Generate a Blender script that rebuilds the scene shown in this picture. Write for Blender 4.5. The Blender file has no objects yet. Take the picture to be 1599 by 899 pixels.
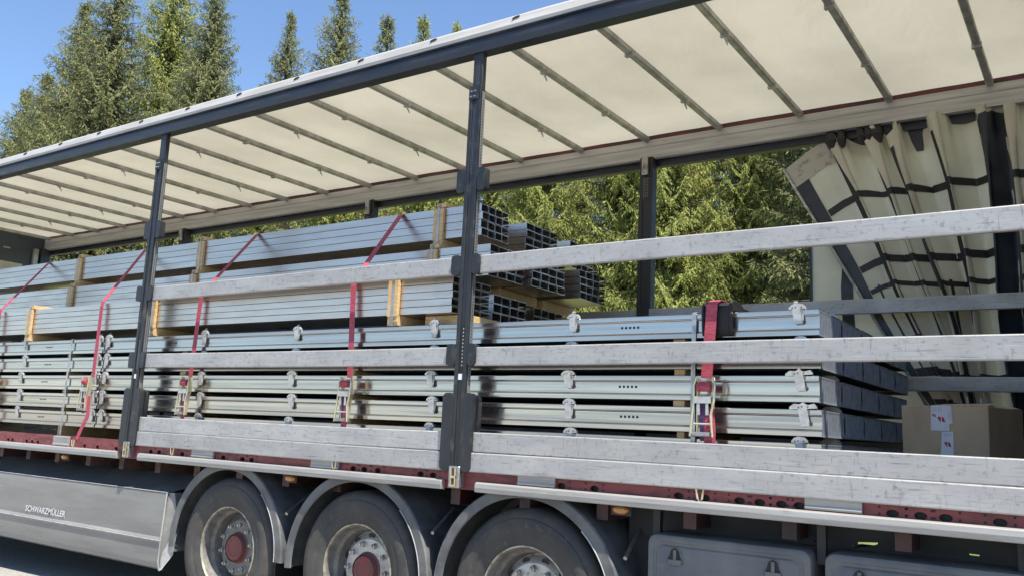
import bpy, bmesh, math, random
import numpy as np
from math import sin, cos, pi, radians, sqrt
from mathutils import Matrix, Vector

scene = bpy.context.scene
COL = scene.collection

# ------------------------------------------------------------------ camera
def make_camera():
    yaw, pitch, roll = radians(34.62), radians(9.43), radians(2.589)
    fw = Vector((-sin(yaw) * cos(pitch), cos(yaw) * cos(pitch), sin(pitch)))
    r = fw.cross(Vector((0, 0, 1))).normalized()
    u = r.cross(fw)
    r, u = r * cos(roll) + u * sin(roll), -r * sin(roll) + u * cos(roll)
    m = Matrix((( r.x, u.x, -fw.x, 3.264), (r.y, u.y, -fw.y, -4.242), (r.z, u.z, -fw.z, 1.447), (0, 0, 0, 1)))
    cd = bpy.data.cameras.new('camera'); co = bpy.data.objects.new('camera', cd); COL.objects.link(co)
    co.matrix_world = m
    cd.sensor_width = 36.0; cd.sensor_fit = 'HORIZONTAL'; cd.lens = 36.0 * 1356.4 / 1599
    cd.clip_start = 0.05; cd.clip_end = 3000
    scene.camera = co
make_camera()

# ------------------------------------------------------------------ world, sun, exposure
SUN_TO = Vector((1.8, -1.0, 4.4)).normalized()           # direction towards the sun
w = bpy.data.worlds.new('World'); scene.world = w; w.use_nodes = True
nt = w.node_tree; nt.nodes.clear()
sky = nt.nodes.new('ShaderNodeTexSky'); sky.sky_type = 'NISHITA'; sky.sun_disc = False
sky.sun_elevation = math.asin(SUN_TO.z); sky.sun_rotation = math.atan2(SUN_TO.x, SUN_TO.y)
sky.altitude = 600; sky.air_density = 1.0; sky.dust_density = 0.1; sky.ozone_density = 4.0
bg = nt.nodes.new('ShaderNodeBackground'); bg.inputs['Strength'].default_value = 0.115
out = nt.nodes.new('ShaderNodeOutputWorld')
nt.links.new(sky.outputs[0], bg.inputs[0]); nt.links.new(bg.outputs[0], out.inputs[0])
sl = bpy.data.lights.new('sun', 'SUN'); sl.energy = 5.0; sl.angle = radians(0.53); sl.color = (1.0, 0.93, 0.82)
so = bpy.data.objects.new('sun', sl); COL.objects.link(so)
so.rotation_euler = (-SUN_TO).to_track_quat('-Z', 'Y').to_euler(); so.location = (10, -20, 40)
vs = scene.view_settings
vs.view_transform = 'Standard'; vs.look = 'None'; vs.gamma = 1.0; vs.exposure = 1.02; vs.use_curve_mapping = False
scene.render.engine = 'CYCLES'
scene.cycles.max_bounces = 8; scene.cycles.transparent_max_bounces = 8

# ------------------------------------------------------------------ materials
def mat(name, c1, c2=None, rough=0.5, metal=0.0, scale=(6, 6, 6), lo=0.42, hi=0.62, detail=6.0,
        c3=None, scale3=(20, 20, 20), lo3=0.6, hi3=0.7, bump=0.0, bscale=60.0, rvar=0.1, coat=0.0, spec=0.5, extra=(), objvar=0.0):
    m = bpy.data.materials.new(name); m.use_nodes = True
    n = m.node_tree.nodes; L = m.node_tree.links; b = n['Principled BSDF']
    b.inputs['Roughness'].default_value = rough; b.inputs['Metallic'].default_value = metal
    b.inputs['Specular IOR Level'].default_value = spec
    if coat: b.inputs['Coat Weight'].default_value = coat
    b.inputs['Base Color'].default_value = (*c1, 1)
    geo = n.new('ShaderNodeNewGeometry')
    def noise(sc, det):
        mp = n.new('ShaderNodeMapping'); mp.inputs['Scale'].default_value = sc
        L.new(geo.outputs['Position'], mp.inputs['Vector'])
        t = n.new('ShaderNodeTexNoise'); t.inputs['Scale'].default_value = 1.0; t.inputs['Detail'].default_value = det
        t.inputs['Roughness'].default_value = 0.6
        L.new(mp.outputs[0], t.inputs['Vector']); return t.outputs['Fac']
    def ramp(fac, a, bb):
        r = n.new('ShaderNodeMapRange'); r.inputs['From Min'].default_value = a; r.inputs['From Max'].default_value = bb
        L.new(fac, r.inputs['Value']); return r.outputs[0]
    col = None
    if c2 is not None:
        f = ramp(noise(scale, detail), lo, hi)
        mx = n.new('ShaderNodeMix'); mx.data_type = 'RGBA'
        mx.inputs['A'].default_value = (*c1, 1); mx.inputs['B'].default_value = (*c2, 1)
        L.new(f, mx.inputs['Factor']); col = mx.outputs['Result']
        rr = n.new('ShaderNodeMapRange'); rr.inputs['To Min'].default_value = max(0.02, rough - rvar); rr.inputs['To Max'].default_value = min(1, rough + rvar)
        L.new(f, rr.inputs['Value']); L.new(rr.outputs[0], b.inputs['Roughness'])
    if c3 is not None:
        f3 = ramp(noise(scale3, 8.0), lo3, hi3)
        mx = n.new('ShaderNodeMix'); mx.data_type = 'RGBA'
        mx.inputs['A'].default_value = (*c1, 1); mx.inputs['B'].default_value = (*c3, 1)
        if col is not None: L.new(col, mx.inputs['A'])
        L.new(f3, mx.inputs['Factor']); col = mx.outputs['Result']
    for (ce, se, le, he) in extra:
        fe = ramp(noise(se, 4.0), le, he)
        mx = n.new('ShaderNodeMix'); mx.data_type = 'RGBA'
        mx.inputs['A'].default_value = (*c1, 1); mx.inputs['B'].default_value = (*ce, 1)
        if col is not None: L.new(col, mx.inputs['A'])
        L.new(fe, mx.inputs['Factor']); col = mx.outputs['Result']
    if objvar and col is not None:
        oi = n.new('ShaderNodeObjectInfo'); mr = n.new('ShaderNodeMapRange'); mr.inputs['To Min'].default_value = 1 - objvar; mr.inputs['To Max'].default_value = 1 + objvar
        L.new(oi.outputs['Random'], mr.inputs['Value']); vm = n.new('ShaderNodeVectorMath'); vm.operation = 'SCALE'
        L.new(col, vm.inputs[0]); L.new(mr.outputs[0], vm.inputs['Scale']); col = vm.outputs[0]
    if col is not None: L.new(col, b.inputs['Base Color'])
    if bump:
        bp = n.new('ShaderNodeBump'); bp.inputs['Strength'].default_value = bump; bp.inputs['Distance'].default_value = 0.01
        L.new(noise((bscale,) * 3 if not isinstance(bscale, tuple) else bscale, 5.0), bp.inputs['Height']); L.new(bp.outputs[0], b.inputs['Normal'])
    return m

def mat_translucent(name, c1, c2, t=0.45, scale=3.0, rough=0.6, stretch=(1, 1, 1), attr=None, bump=0.0):
    m = bpy.data.materials.new(name); m.use_nodes = True
    n = m.node_tree.nodes; L = m.node_tree.links; b = n['Principled BSDF']; o = n['Material Output']
    b.inputs['Roughness'].default_value = rough; b.inputs['Specular IOR Level'].default_value = 0.25
    geo = n.new('ShaderNodeNewGeometry'); mp = n.new('ShaderNodeMapping'); mp.inputs['Scale'].default_value = [scale * s for s in stretch]
    L.new(geo.outputs['Position'], mp.inputs['Vector'])
    tx = n.new('ShaderNodeTexNoise'); tx.inputs['Scale'].default_value = 1.0; tx.inputs['Detail'].default_value = 5.0
    L.new(mp.outputs[0], tx.inputs['Vector'])
    r = n.new('ShaderNodeMapRange'); r.inputs['From Min'].default_value = 0.35; r.inputs['From Max'].default_value = 0.68
    L.new(tx.outputs['Fac'], r.inputs['Value']); fac = r.outputs[0]
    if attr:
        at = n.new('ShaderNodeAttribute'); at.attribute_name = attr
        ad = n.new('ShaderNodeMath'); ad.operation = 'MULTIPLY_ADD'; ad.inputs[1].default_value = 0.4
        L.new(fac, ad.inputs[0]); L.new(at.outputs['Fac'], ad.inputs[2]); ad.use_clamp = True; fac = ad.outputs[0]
    mx = n.new('ShaderNodeMix'); mx.data_type = 'RGBA'; mx.inputs['A'].default_value = (*c1, 1); mx.inputs['B'].default_value = (*c2, 1)
    L.new(fac, mx.inputs['Factor'])
    if bump:
        m2 = n.new('ShaderNodeMapping'); m2.inputs['Scale'].default_value = (2.2, 0.9, 1.0); L.new(geo.outputs['Position'], m2.inputs['Vector'])
        t2 = n.new('ShaderNodeTexNoise'); t2.inputs['Scale'].default_value = 1.6; t2.inputs['Detail'].default_value = 4.0; t2.inputs['Distortion'].default_value = 1.2
        L.new(m2.outputs[0], t2.inputs['Vector']); bp = n.new('ShaderNodeBump'); bp.inputs['Strength'].default_value = bump; bp.inputs['Distance'].default_value = 0.12
        L.new(t2.outputs['Fac'], bp.inputs['Height']); L.new(bp.outputs[0], b.inputs['Normal'])
    tr = n.new('ShaderNodeBsdfTranslucent'); ms = n.new('ShaderNodeMixShader'); ms.inputs[0].default_value = t
    L.new(mx.outputs['Result'], b.inputs['Base Color']); L.new(mx.outputs['Result'], tr.inputs['Color'])
    L.new(b.outputs[0], ms.inputs[1]); L.new(tr.outputs[0], ms.inputs[2]); L.new(ms.outputs[0], o.inputs['Surface'])
    return m

M = {}
M['board'] = mat('board', (0.40, 0.39, 0.375), (0.325, 0.32, 0.315), 0.5, 0.25, (3.0, 4, 7), 0.36, 0.66, c3=(0.12, 0.12, 0.128), scale3=(34, 34, 44), lo3=0.56, hi3=0.82, bump=0.05, bscale=(10, 10, 60),
    extra=(((0.12, 0.12, 0.13), (70, 70, 9), 0.61, 0.80), ((0.14, 0.14, 0.15), (6, 20, 110), 0.58, 0.78), ((0.50, 0.50, 0.49), (3, 16, 70), 0.62, 0.80)), objvar=0.09)
M['rave'] = mat('rave', (0.345, 0.335, 0.315), (0.25, 0.24, 0.228), 0.5, 0.2, (2, 5, 40), 0.42, 0.68, c3=(0.22, 0.2, 0.17), scale3=(5, 5, 25), lo3=0.6, hi3=0.75, bump=0.1)
M['post'] = mat('post', (0.011, 0.013, 0.017), (0.026, 0.027, 0.028), 0.48, 0.0, (7, 7, 2.2), 0.42, 0.68, c3=(0.10, 0.098, 0.09), scale3=(34, 34, 7), lo3=0.60, hi3=0.82, bump=0.06, extra=(((0.09, 0.085, 0.075), (9, 9, 9), 0.60, 0.85),))
M['post_side'] = mat('post_side', (0.20, 0.205, 0.21), (0.13, 0.13, 0.135), 0.45, 0.3, (8, 8, 4), 0.4, 0.7)
M['rail_dark'] = mat('rail_dark', (0.013, 0.017, 0.028), (0.026, 0.031, 0.042), 0.42, 0.0, (3, 3, 12), bump=0.04)
M['rail_white'] = mat('rail_white', (0.42, 0.415, 0.40), (0.33, 0.325, 0.31), 0.45, 0.0, (2, 8, 20), c3=(0.25, 0.2, 0.16), scale3=(3, 20, 12), lo3=0.68, hi3=0.78)
M['rail_inner'] = mat('rail_inner', (0.50, 0.485, 0.455), (0.38, 0.37, 0.345), 0.45, 0.15, (1.5, 8, 30), c3=(0.22, 0.20, 0.18), scale3=(4, 10, 22), lo3=0.66, hi3=0.78)
M['red'] = mat('red', (0.21, 0.034, 0.037), (0.13, 0.03, 0.03), 0.5, 0.0, (6, 6, 18), c3=(0.28, 0.17, 0.14), scale3=(14, 14, 30), lo3=0.62, hi3=0.8)
M['red_dark'] = mat('red_dark', (0.055, 0.014, 0.014), (0.03, 0.02, 0.02), 0.6, 0.0, (5, 5, 5))
M['rust'] = mat('rust', (0.10, 0.05, 0.03), (0.05, 0.03, 0.025), 0.8, 0.0, (12, 12, 12))
M['dark'] = mat('dark', (0.014, 0.015, 0.017), (0.028, 0.028, 0.028), 0.65, 0.0, (5, 5, 5))
M['black'] = mat('black', (0.008, 0.008, 0.009), rough=0.6)
M['bow'] = mat('bow', (0.44, 0.435, 0.41), (0.32, 0.315, 0.295), 0.45, 0.4, (9, 9, 9))
M['tarp'] = mat_translucent('tarp', (0.56, 0.53, 0.425), (0.46, 0.435, 0.345), 0.31, 1.1, bump=0.55)
M['galv'] = mat('galv', (0.60, 0.535, 0.48), (0.50, 0.45, 0.405), 0.33, 0.95, (2.0, 8, 30), 0.35, 0.7, c3=(0.40, 0.40, 0.40), scale3=(40, 40, 60), lo3=0.6, hi3=0.85, rvar=0.07)
M['panel'] = mat('panel', (0.475, 0.445, 0.425), (0.375, 0.355, 0.345), 0.19, 0.95, (0.8, 5, 40), 0.38, 0.66, c3=(0.5, 0.49, 0.46), scale3=(3, 30, 50), lo3=0.58, hi3=0.8, rvar=0.06)
M['panel_end_shade'] = mat('panel_end_shade', (0.20, 0.235, 0.30), (0.14, 0.17, 0.22), 0.5, 0.3, (8, 8, 8))  # rib metal darkened, the shade on the load end put into its colour
M['panel_deck_shade'] = mat('panel_deck_shade', (0.17, 0.175, 0.18), (0.11, 0.112, 0.115), 0.6, 0.4, (5, 5, 5))  # deck metal darkened to paint the shade in the gaps between layers
M['clip'] = mat('clip', (0.46, 0.455, 0.435), (0.36, 0.36, 0.35), 0.42, 0.3, (30, 30, 30))
M['clip_dark'] = mat('clip_dark', (0.16, 0.16, 0.17), rough=0.4, metal=0.6)
M['wood'] = mat('wood', (0.56, 0.40, 0.20), (0.45, 0.30, 0.14), 0.7, 0.0, (9, 26, 60), 0.4, 0.65, c3=(0.22, 0.12, 0.05), scale3=(30, 30, 30), lo3=0.68, hi3=0.8, bump=0.15)
M['band'] = mat('band', (0.42, 0.42, 0.43), (0.32, 0.32, 0.33), 0.4, 0.7, (20, 20, 20))
M['strap'] = mat('strap', (0.38, 0.060, 0.092), (0.28, 0.040, 0.066), 0.75, 0.0, (30, 30, 90), bump=0.25, bscale=(10, 10, 300))
M['strap_purple'] = mat('strap_purple', (0.11, 0.055, 0.16), (0.08, 0.03, 0.09), 0.75, 0.0, (30, 30, 90))
M['zinc'] = mat('zinc', (0.60, 0.50, 0.27), (0.62, 0.58, 0.46), 0.35, 0.7, (25, 25, 25))
M['steel'] = mat('steel', (0.42, 0.42, 0.42), (0.30, 0.28, 0.26), 0.4, 0.8, (25, 25, 25))
M['card'] = mat('card', (0.54, 0.40, 0.26), (0.47, 0.345, 0.22), 0.8, 0.0, (6, 6, 3), bump=0.05)
M['paper'] = mat('paper', (0.74, 0.75, 0.78), (0.68, 0.69, 0.73), 0.6, 0.0, (30, 30, 4))
M['print_red'] = mat('print_red', (0.45, 0.03, 0.06), rough=0.6)
M['print_grey'] = mat('print_grey', (0.42, 0.42, 0.46), rough=0.6)
M['tyre'] = mat('tyre', (0.034, 0.033, 0.032), (0.075, 0.070, 0.062), 0.78, 0.0, (5, 5, 5), 0.38, 0.72, c3=(0.12, 0.105, 0.085), scale3=(26, 26, 26), lo3=0.58, hi3=0.85, bump=0.08, bscale=40)
M['rim'] = mat('rim', (0.52, 0.51, 0.48), (0.36, 0.33, 0.29), 0.5, 0.35, (14, 14, 14), 0.42, 0.7, c3=(0.16, 0.10, 0.06), scale3=(18, 18, 18), lo3=0.62, hi3=0.75)
M['rim_grey'] = mat('rim_grey', (0.15, 0.15, 0.145), (0.25, 0.23, 0.20), 0.6, 0.2, (14, 14, 14), 0.42, 0.7)
M['nut'] = mat('nut', (0.50, 0.47, 0.42), (0.30, 0.26, 0.21), 0.4, 0.6, (40, 40, 40))
M['hub_red'] = mat('hub_red', (0.19, 0.030, 0.034), (0.12, 0.05, 0.04), 0.6, 0.0, (20, 20, 20), 0.35, 0.7, c3=(0.20, 0.14, 0.10), scale3=(40, 40, 40), lo3=0.58, hi3=0.8)
M['hub_brown'] = mat('hub_brown', (0.13, 0.07, 0.055), (0.20, 0.06, 0.055), 0.6, 0.1, (24, 24, 24))
M['fender'] = mat('fender', (0.070, 0.074, 0.078), (0.15, 0.15, 0.145), 0.5, 0.0, (6, 6, 6), 0.38, 0.7, c3=(0.17, 0.155, 0.135), scale3=(30, 30, 30), lo3=0.6, hi3=0.85, bump=0.05)
M['skirt'] = mat('skirt', (0.165, 0.166, 0.158), (0.23, 0.226, 0.213), 0.3, 0.0, (1.2, 6, 9), 0.38, 0.7, c3=(0.22, 0.21, 0.19), scale3=(2.5, 12, 30), lo3=0.66, hi3=0.85, coat=0.2)
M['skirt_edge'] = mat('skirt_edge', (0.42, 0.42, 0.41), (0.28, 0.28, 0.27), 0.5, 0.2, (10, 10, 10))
M['letter'] = mat('letter', (0.62, 0.62, 0.61), rough=0.6)
M['plastic'] = mat('plastic', (0.095, 0.098, 0.10), (0.17, 0.167, 0.158), 0.55, 0.0, (4, 4, 4), 0.35, 0.75, c3=(0.19, 0.18, 0.16), scale3=(9, 9, 20), lo3=0.6, hi3=0.9, bump=0.05)
M['amber'] = mat('amber', (0.42, 0.19, 0.05), rough=0.25, coat=0.5)
M['sheet_in'] = mat_translucent('sheet_in', (0.70, 0.665, 0.55), (0.58, 0.545, 0.44), 0.22, 3.0, 0.5)
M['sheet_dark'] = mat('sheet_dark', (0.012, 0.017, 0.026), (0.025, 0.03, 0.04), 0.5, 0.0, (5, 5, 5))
M['webbing'] = mat('webbing', (0.020, 0.020, 0.022), rough=0.6)
M['headboard'] = mat('headboard', (0.045, 0.058, 0.072), (0.06, 0.07, 0.085), 0.5, 0.0, (3, 3, 3))
M['beige'] = mat('beige', (0.50, 0.47, 0.38), (0.42, 0.4, 0.33), 0.6, 0.0, (3, 3, 3))
M['floor'] = mat('floor', (0.10, 0.065, 0.045), (0.06, 0.045, 0.035), 0.7, 0.0, (3, 20, 3))
M['bark'] = mat('bark', (0.13, 0.095, 0.075), (0.06, 0.045, 0.038), 0.9, 0.0, (9, 9, 3), bump=0.4, bscale=20)
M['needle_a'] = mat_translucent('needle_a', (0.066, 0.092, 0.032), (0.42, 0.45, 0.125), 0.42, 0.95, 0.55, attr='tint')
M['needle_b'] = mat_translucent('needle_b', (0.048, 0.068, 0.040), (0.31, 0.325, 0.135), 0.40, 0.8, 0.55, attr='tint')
M['gravel'] = mat('gravel', (0.29, 0.28, 0.262), (0.235, 0.227, 0.212), 0.9, 0.0, (0.35, 0.35, 0.35), c3=(0.15, 0.14, 0.125), scale3=(28, 28, 28), lo3=0.52, hi3=0.66, bump=0.5, bscale=30)
M['grass'] = mat('grass', (0.12, 0.15, 0.035), (0.08, 0.11, 0.028), 0.9, 0.0, (0.8, 0.8, 0.8), c3=(0.16, 0.17, 0.05), scale3=(6, 6, 6), lo3=0.5, hi3=0.7, bump=0.6, bscale=18)

# ------------------------------------------------------------------ mesh helpers
class MB:
    def __init__(s): s.v = []; s.f = []
    def add(s, vs, fs):
        o = len(s.v); s.v.extend([tuple(p) for p in vs]); s.f.extend([tuple(i + o for i in f) for f in fs]); return s
    def box(s, x0, x1, y0, y1, z0, z1):
        return s.add([(x0, y0, z0), (x1, y0, z0), (x1, y1, z0), (x0, y1, z0), (x0, y0, z1), (x1, y0, z1), (x1, y1, z1), (x0, y1, z1)],
                     [(0, 3, 2, 1), (4, 5, 6, 7), (0, 1, 5, 4), (1, 2, 6, 5), (2, 3, 7, 6), (3, 0, 4, 7)])
    def prism(s, poly, a0, a1, axis='x', cap=True):
        n = len(poly)
        def P(p, a):
            if axis == 'x': return (a, p[0], p[1])
            if axis == 'y': return (p[0], a, p[1])
            return (p[0], p[1], a)
        vs = [P(p, a0) for p in poly] + [P(p, a1) for p in poly]
        fs = [(i, (i + 1) % n, n + (i + 1) % n, n + i) for i in range(n)]
        if cap: fs += [tuple(range(n))[::-1], tuple(range(n, 2 * n))]
        return s.add(vs, fs)
    def sheet(s, poly, a0, a1, axis='x'):          # open extruded polyline
        n = len(poly)
        def P(p, a): return (a, p[0], p[1]) if axis == 'x' else ((p[0], a, p[1]) if axis == 'y' else (p[0], p[1], a))
        return s.add([P(p, a0) for p in poly] + [P(p, a1) for p in poly], [(i, i + 1, n + i + 1, n + i) for i in range(n - 1)])
    def tube(s, path, r, n=8, cap=True):
        path = [Vector(p) for p in path]; k = len(path); rr = r if isinstance(r, (list, tuple)) else [r] * k
        vs = []; ref = None
        for i, p in enumerate(path):
            d = (path[min(i + 1, k - 1)] - path[max(i - 1, 0)]).normalized()
            if ref is None: ref = Vector((0, 0, 1)) if abs(d.z) < 0.9 else Vector((1, 0, 0))
            a = d.cross(ref).normalized(); b = a.cross(d)
            for j in range(n):
                t = 2 * pi * j / n; vs.append(p + (a * cos(t) + b * sin(t)) * rr[i])
        fs = [(i * n + j, i * n + (j + 1) % n, (i + 1) * n + (j + 1) % n, (i + 1) * n + j) for i in range(k - 1) for j in range(n)]
        if cap: fs += [tuple(range(n))[::-1], tuple(range((k - 1) * n, k * n))]
        return s.add(vs, fs)
    def lathe(s, prof, n=48, c=(0, 0, 0), closed=False, a0=0.0, a1=2 * pi):   # profile (r, y) about the Y axis
        full = abs(a1 - a0 - 2 * pi) < 1e-6; m = n if full else n + 1; k = len(prof); vs = []
        for j in range(m):
            t = a0 + (a1 - a0) * j / n
            for (r, y) in prof: vs.append((c[0] + r * cos(t), c[1] + y, c[2] + r * sin(t)))
        fs = []
        for j in range(n):
            j2 = (j + 1) % m
            for i in range(k if closed else k - 1):
                i2 = (i + 1) % k; fs.append((j * k + i, j2 * k + i, j2 * k + i2, j * k + i2))
        return s.add(vs, fs)
    def disc(s, c, rx, rz, y=None, n=16):          # disc facing -Y
        return s.add([(c[0] + rx * cos(2 * pi * i / n), c[1], c[2] + rz * sin(2 * pi * i / n)) for i in range(n)], [tuple(range(n))])
    def ribbon(s, path, wid, th=0.003, up=None):   # webbing: path points with one width direction
        path = [Vector(p) for p in path]; k = len(path); vs = []
        for i, p in enumerate(path):
            d = (path[min(i + 1, k - 1)] - path[max(i - 1, 0)]).normalized()
            wv = Vector(up) if up else Vector((1, 0, 0)); wv = (wv - d * wv.dot(d)).normalized()
            nn = wv.cross(d).normalized() * th / 2
            h = wv * wid / 2
            vs += [p - h - nn, p + h - nn, p + h + nn, p - h + nn]
        fs = [(i * 4 + j, i * 4 + (j + 1) % 4, i * 4 + 4 + (j + 1) % 4, i * 4 + 4 + j) for i in range(k - 1) for j in range(4)]
        fs += [(3, 2, 1, 0), (4 * k - 4, 4 * k - 3, 4 * k - 2, 4 * k - 1)]
        return s.add(vs, fs)
    def mesh(s, name, material, bevel=0.0, smooth=None):
        me = bpy.data.meshes.new(name); me.from_pydata(s.v, [], s.f)
        bm = bmesh.new(); bm.from_mesh(me); bmesh.ops.recalc_face_normals(bm, faces=bm.faces)
        if bevel:
            ed = [e for e in bm.edges if len(e.link_faces) == 2 and e.calc_face_angle(0) > 0.6]
            bmesh.ops.bevel(bm, geom=ed, offset=bevel, segments=1, affect='EDGES')
        bm.to_mesh(me); bm.free()
        for m_ in (material if isinstance(material, (list, tuple)) else [material]): me.materials.append(m_)
        if smooth is not None:
            me.shade_smooth(); me.set_sharp_from_angle(angle=radians(smooth))
        return me

def obj(name, me, parent=None, loc=(0, 0, 0), rot=None):
    o = bpy.data.objects.new(name, me); COL.objects.link(o); o.location = loc
    if rot: o.rotation_euler = rot
    if parent is not None:
        o.parent = parent
        if parent.type == 'EMPTY' and 'base' in parent: o.matrix_parent_inverse = Matrix.Translation(-Vector(parent['base']))
    return o
def part(name, mb, m, parent, loc=(0, 0, 0), bevel=0.0, smooth=None, rot=None):
    return obj(name, mb.mesh(name, M[m] if isinstance(m, str) else m, bevel, smooth), parent, loc, rot)
def tag(o, label, cat, group=None):
    o['label'] = label; o['category'] = cat
    if group: o['group'] = group
    return o
def thing(name, label, cat, base, group=None):
    o = bpy.data.objects.new(name, None); COL.objects.link(o); o.location = base; o.empty_display_size = 0.2
    o['base'] = base
    return tag(o, label, cat, group)
R = random.Random(7)

# ------------------------------------------------------------------ setting: ground, verge
def ground():
    n = 60; xs = np.concatenate([np.linspace(-900, -70, 12), np.linspace(-60, 40, n), np.linspace(50, 900, 12)])
    ys = np.concatenate([np.linspace(-900, -40, 10), np.linspace(-30, 60, n), np.linspace(80, 900, 12)])
    vs = [(x, y, 0.0 + (0.012 * sin(x * 1.3) * cos(y * 1.1))) for y in ys for x in xs]
    k = len(xs); fs = [(j * k + i, j * k + i + 1, j * k + k + i + 1, j * k + k + i) for j in range(len(ys) - 1) for i in range(k - 1)]
    o = obj('ground', MB().add(vs, fs).mesh('ground', M['gravel'])); o['kind'] = 'structure'
    xs = np.linspace(-80, 60, 71); ys = np.linspace(5.2, 60, 40); k = len(xs)
    vs = [(x, y + 0.25 * sin(x * 0.7) * (y < 6), 0.03 + 0.05 * (y - 5.2) + 0.05 * sin(x * 0.9 + y)) for y in ys for x in xs]
    fs = [(j * k + i, j * k + i + 1, j * k + k + i + 1, j * k + k + i) for j in range(len(ys) - 1) for i in range(k - 1)]
    o = obj('grass_bank', MB().add(vs, fs).mesh('grass_bank', M['grass'], smooth=60)); o['kind'] = 'structure'
ground()

# ------------------------------------------------------------------ the trailer
BASE = (-3.4, 1.28, 0.0)
TR = thing('semi_trailer', 'long open curtain-side semi-trailer with raised pale roof, dark posts and three axles', 'trailer', BASE)
XF, XR = -10.2, 3.42            # front and rear end
PX = [0.025, -3.375, -6.775]    # post positions

# floor and underbody
part('load_floor', MB().box(XF, XR, 0.05, 2.52, 1.10, 1.20), 'floor', TR)
ch = MB()
for y in (0.72, 1.72):
    ch.box(XF + 0.6, 1.1, y, y + 0.02, 0.80, 1.07); ch.box(XF + 0.6, 1.1, y - 0.06, y + 0.08, 0.78, 0.80); ch.box(XF + 0.6, XR, y - 0.06, y + 0.08, 1.07, 1.085); ch.box(1.1, XR, y, y + 0.02, 1.02, 1.07)
chassis = part('chassis_frame', ch, 'red_dark', TR)
for i in range(26):
    x = XF + 0.9 + i * 0.51
    part('crossmember', MB().box(x, x + 0.07, 0.10, 2.45, 1.0, 1.096), 'rust' if -5 < x < -2.6 else 'red_dark', chassis)
part('underbody_shade', MB().box(-9.4, 1.0, 1.15, 1.42, 0.42, 0.98), 'black', TR)  # black block added for the shade under the floor
part('far_side_guard', MB().sheet([(2.50, 1.02), (2.52, 0.9), (2.52, 0.34), (2.48, 0.27)], -9.6, 1.6), 'skirt', TR)

# red side member with real holes, between boards and rave
holes = [-5.42, -5.34, -5.28, -5.08, -4.98, -4.88, -4.10, -3.90, -3.62, -3.13, -3.02, -2.72, -2.22, -2.0, -1.9, -0.88, -0.78, -0.66, -0.30, -0.2, 0.72, 0.93, 1.42, 1.56, 1.74, 1.84, 1.945, 2.03, 2.44, 2.555, 2.655, 2.86, 3.1, 3.25]
def perforated(x0, x1, z0, z1, hs, y, rx, rz, zc):
    mb = MB(); cur = x0; a = rx * 1.35
    for h in sorted(hs):
        if h - a < cur or h + a > x1: continue
        mb.add([(cur, y, z0), (h - a, y, z0), (h - a, y, z1), (cur, y, z1)], [(0, 1, 2, 3)])
        n = 16; ring = []; outr = []
        for i in range(n):
            t = 2 * pi * i / n + pi / n; c, s_ = cos(t), sin(t)
            ring.append((h + rx * c, y, zc + rz * s_))
            k = max(abs(c), abs(s_)); ox = h + a * c / k; oz = zc + (s_ / k) * ((z1 - zc) if s_ > 0 else (zc - z0)); outr.append((ox, y, oz))
        mb.add(ring + outr, [(i, (i + 1) % n, n + (i + 1) % n, n + i) for i in range(n)])
        mb.add(ring + [(p[0], y + 0.02, p[2]) for p in ring], [(i, (i + 1) % n, n + (i + 1) % n, n + i) for i in range(n)])
        # the square corners between ring and cell
        for sx in (-1, 1):
            for zz in (z0, z1):
                cands = [p for p in outr if (p[0] - h) * sx > 0 and (p[2] - zc) * (zz - zc) > 0]
                if len(cands) >= 2:
                    cx, cz = h + sx * a, zz
                    cs = sorted(cands, key=lambda p: (p[0] - cx) ** 2 + (p[2] - cz) ** 2)[:2]
                    mb.add([cs[0], cs[1], (cx, y, cz)], [(0, 1, 2)])
        cur = h + a
    mb.add([(cur, y, z0), (x1, y, z0), (x1, y, z1), (cur, y, z1)], [(0, 1, 2, 3)])
    return mb
rm = part('side_member', perforated(XF, XR, 1.10, 1.245, holes, 0.012, 0.027, 0.017, 1.168), 'red', TR)
part('member_backing', MB().box(XF, XR, 0.040, 0.046, 1.10, 1.24), 'black', rm)
dots = MB()
for h in holes:
    for dx in (-0.055, 0.055):
        for dz in (0.0, 0.03): dots.disc((h + dx, 0.0105, 1.163 + dz), 0.006, 0.006, n=8)
part('rivet_holes', dots, 'black', rm)
# rave strip (outer pale edge), broken at the posts
for a, b in ((XF, -3.535), (-3.245, -0.10), (0.152, XR)):
    part('edge_strip', MB().prism([(-0.030, 1.094), (-0.034, 1.12), (-0.030, 1.146), (-0.012, 1.152), (0.011, 1.152), (0.011, 1.09)], a, b), 'rave', TR, bevel=0.003)
# pale plates on the side member
for a, b in ((-1.26, -1.00), (0.44, 0.69), (2.06, 2.315), (-2.575, -2.315), (-4.58, -4.33), (-6.5, -6.25)):
    part('pale_plate', MB().prism([(-0.010, 1.156), (-0.016, 1.165), (-0.010, 1.178), (-0.013, 1.235), (0.010, 1.24), (0.010, 1.156)], a, b), 'rave', TR, bevel=0.002)

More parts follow.
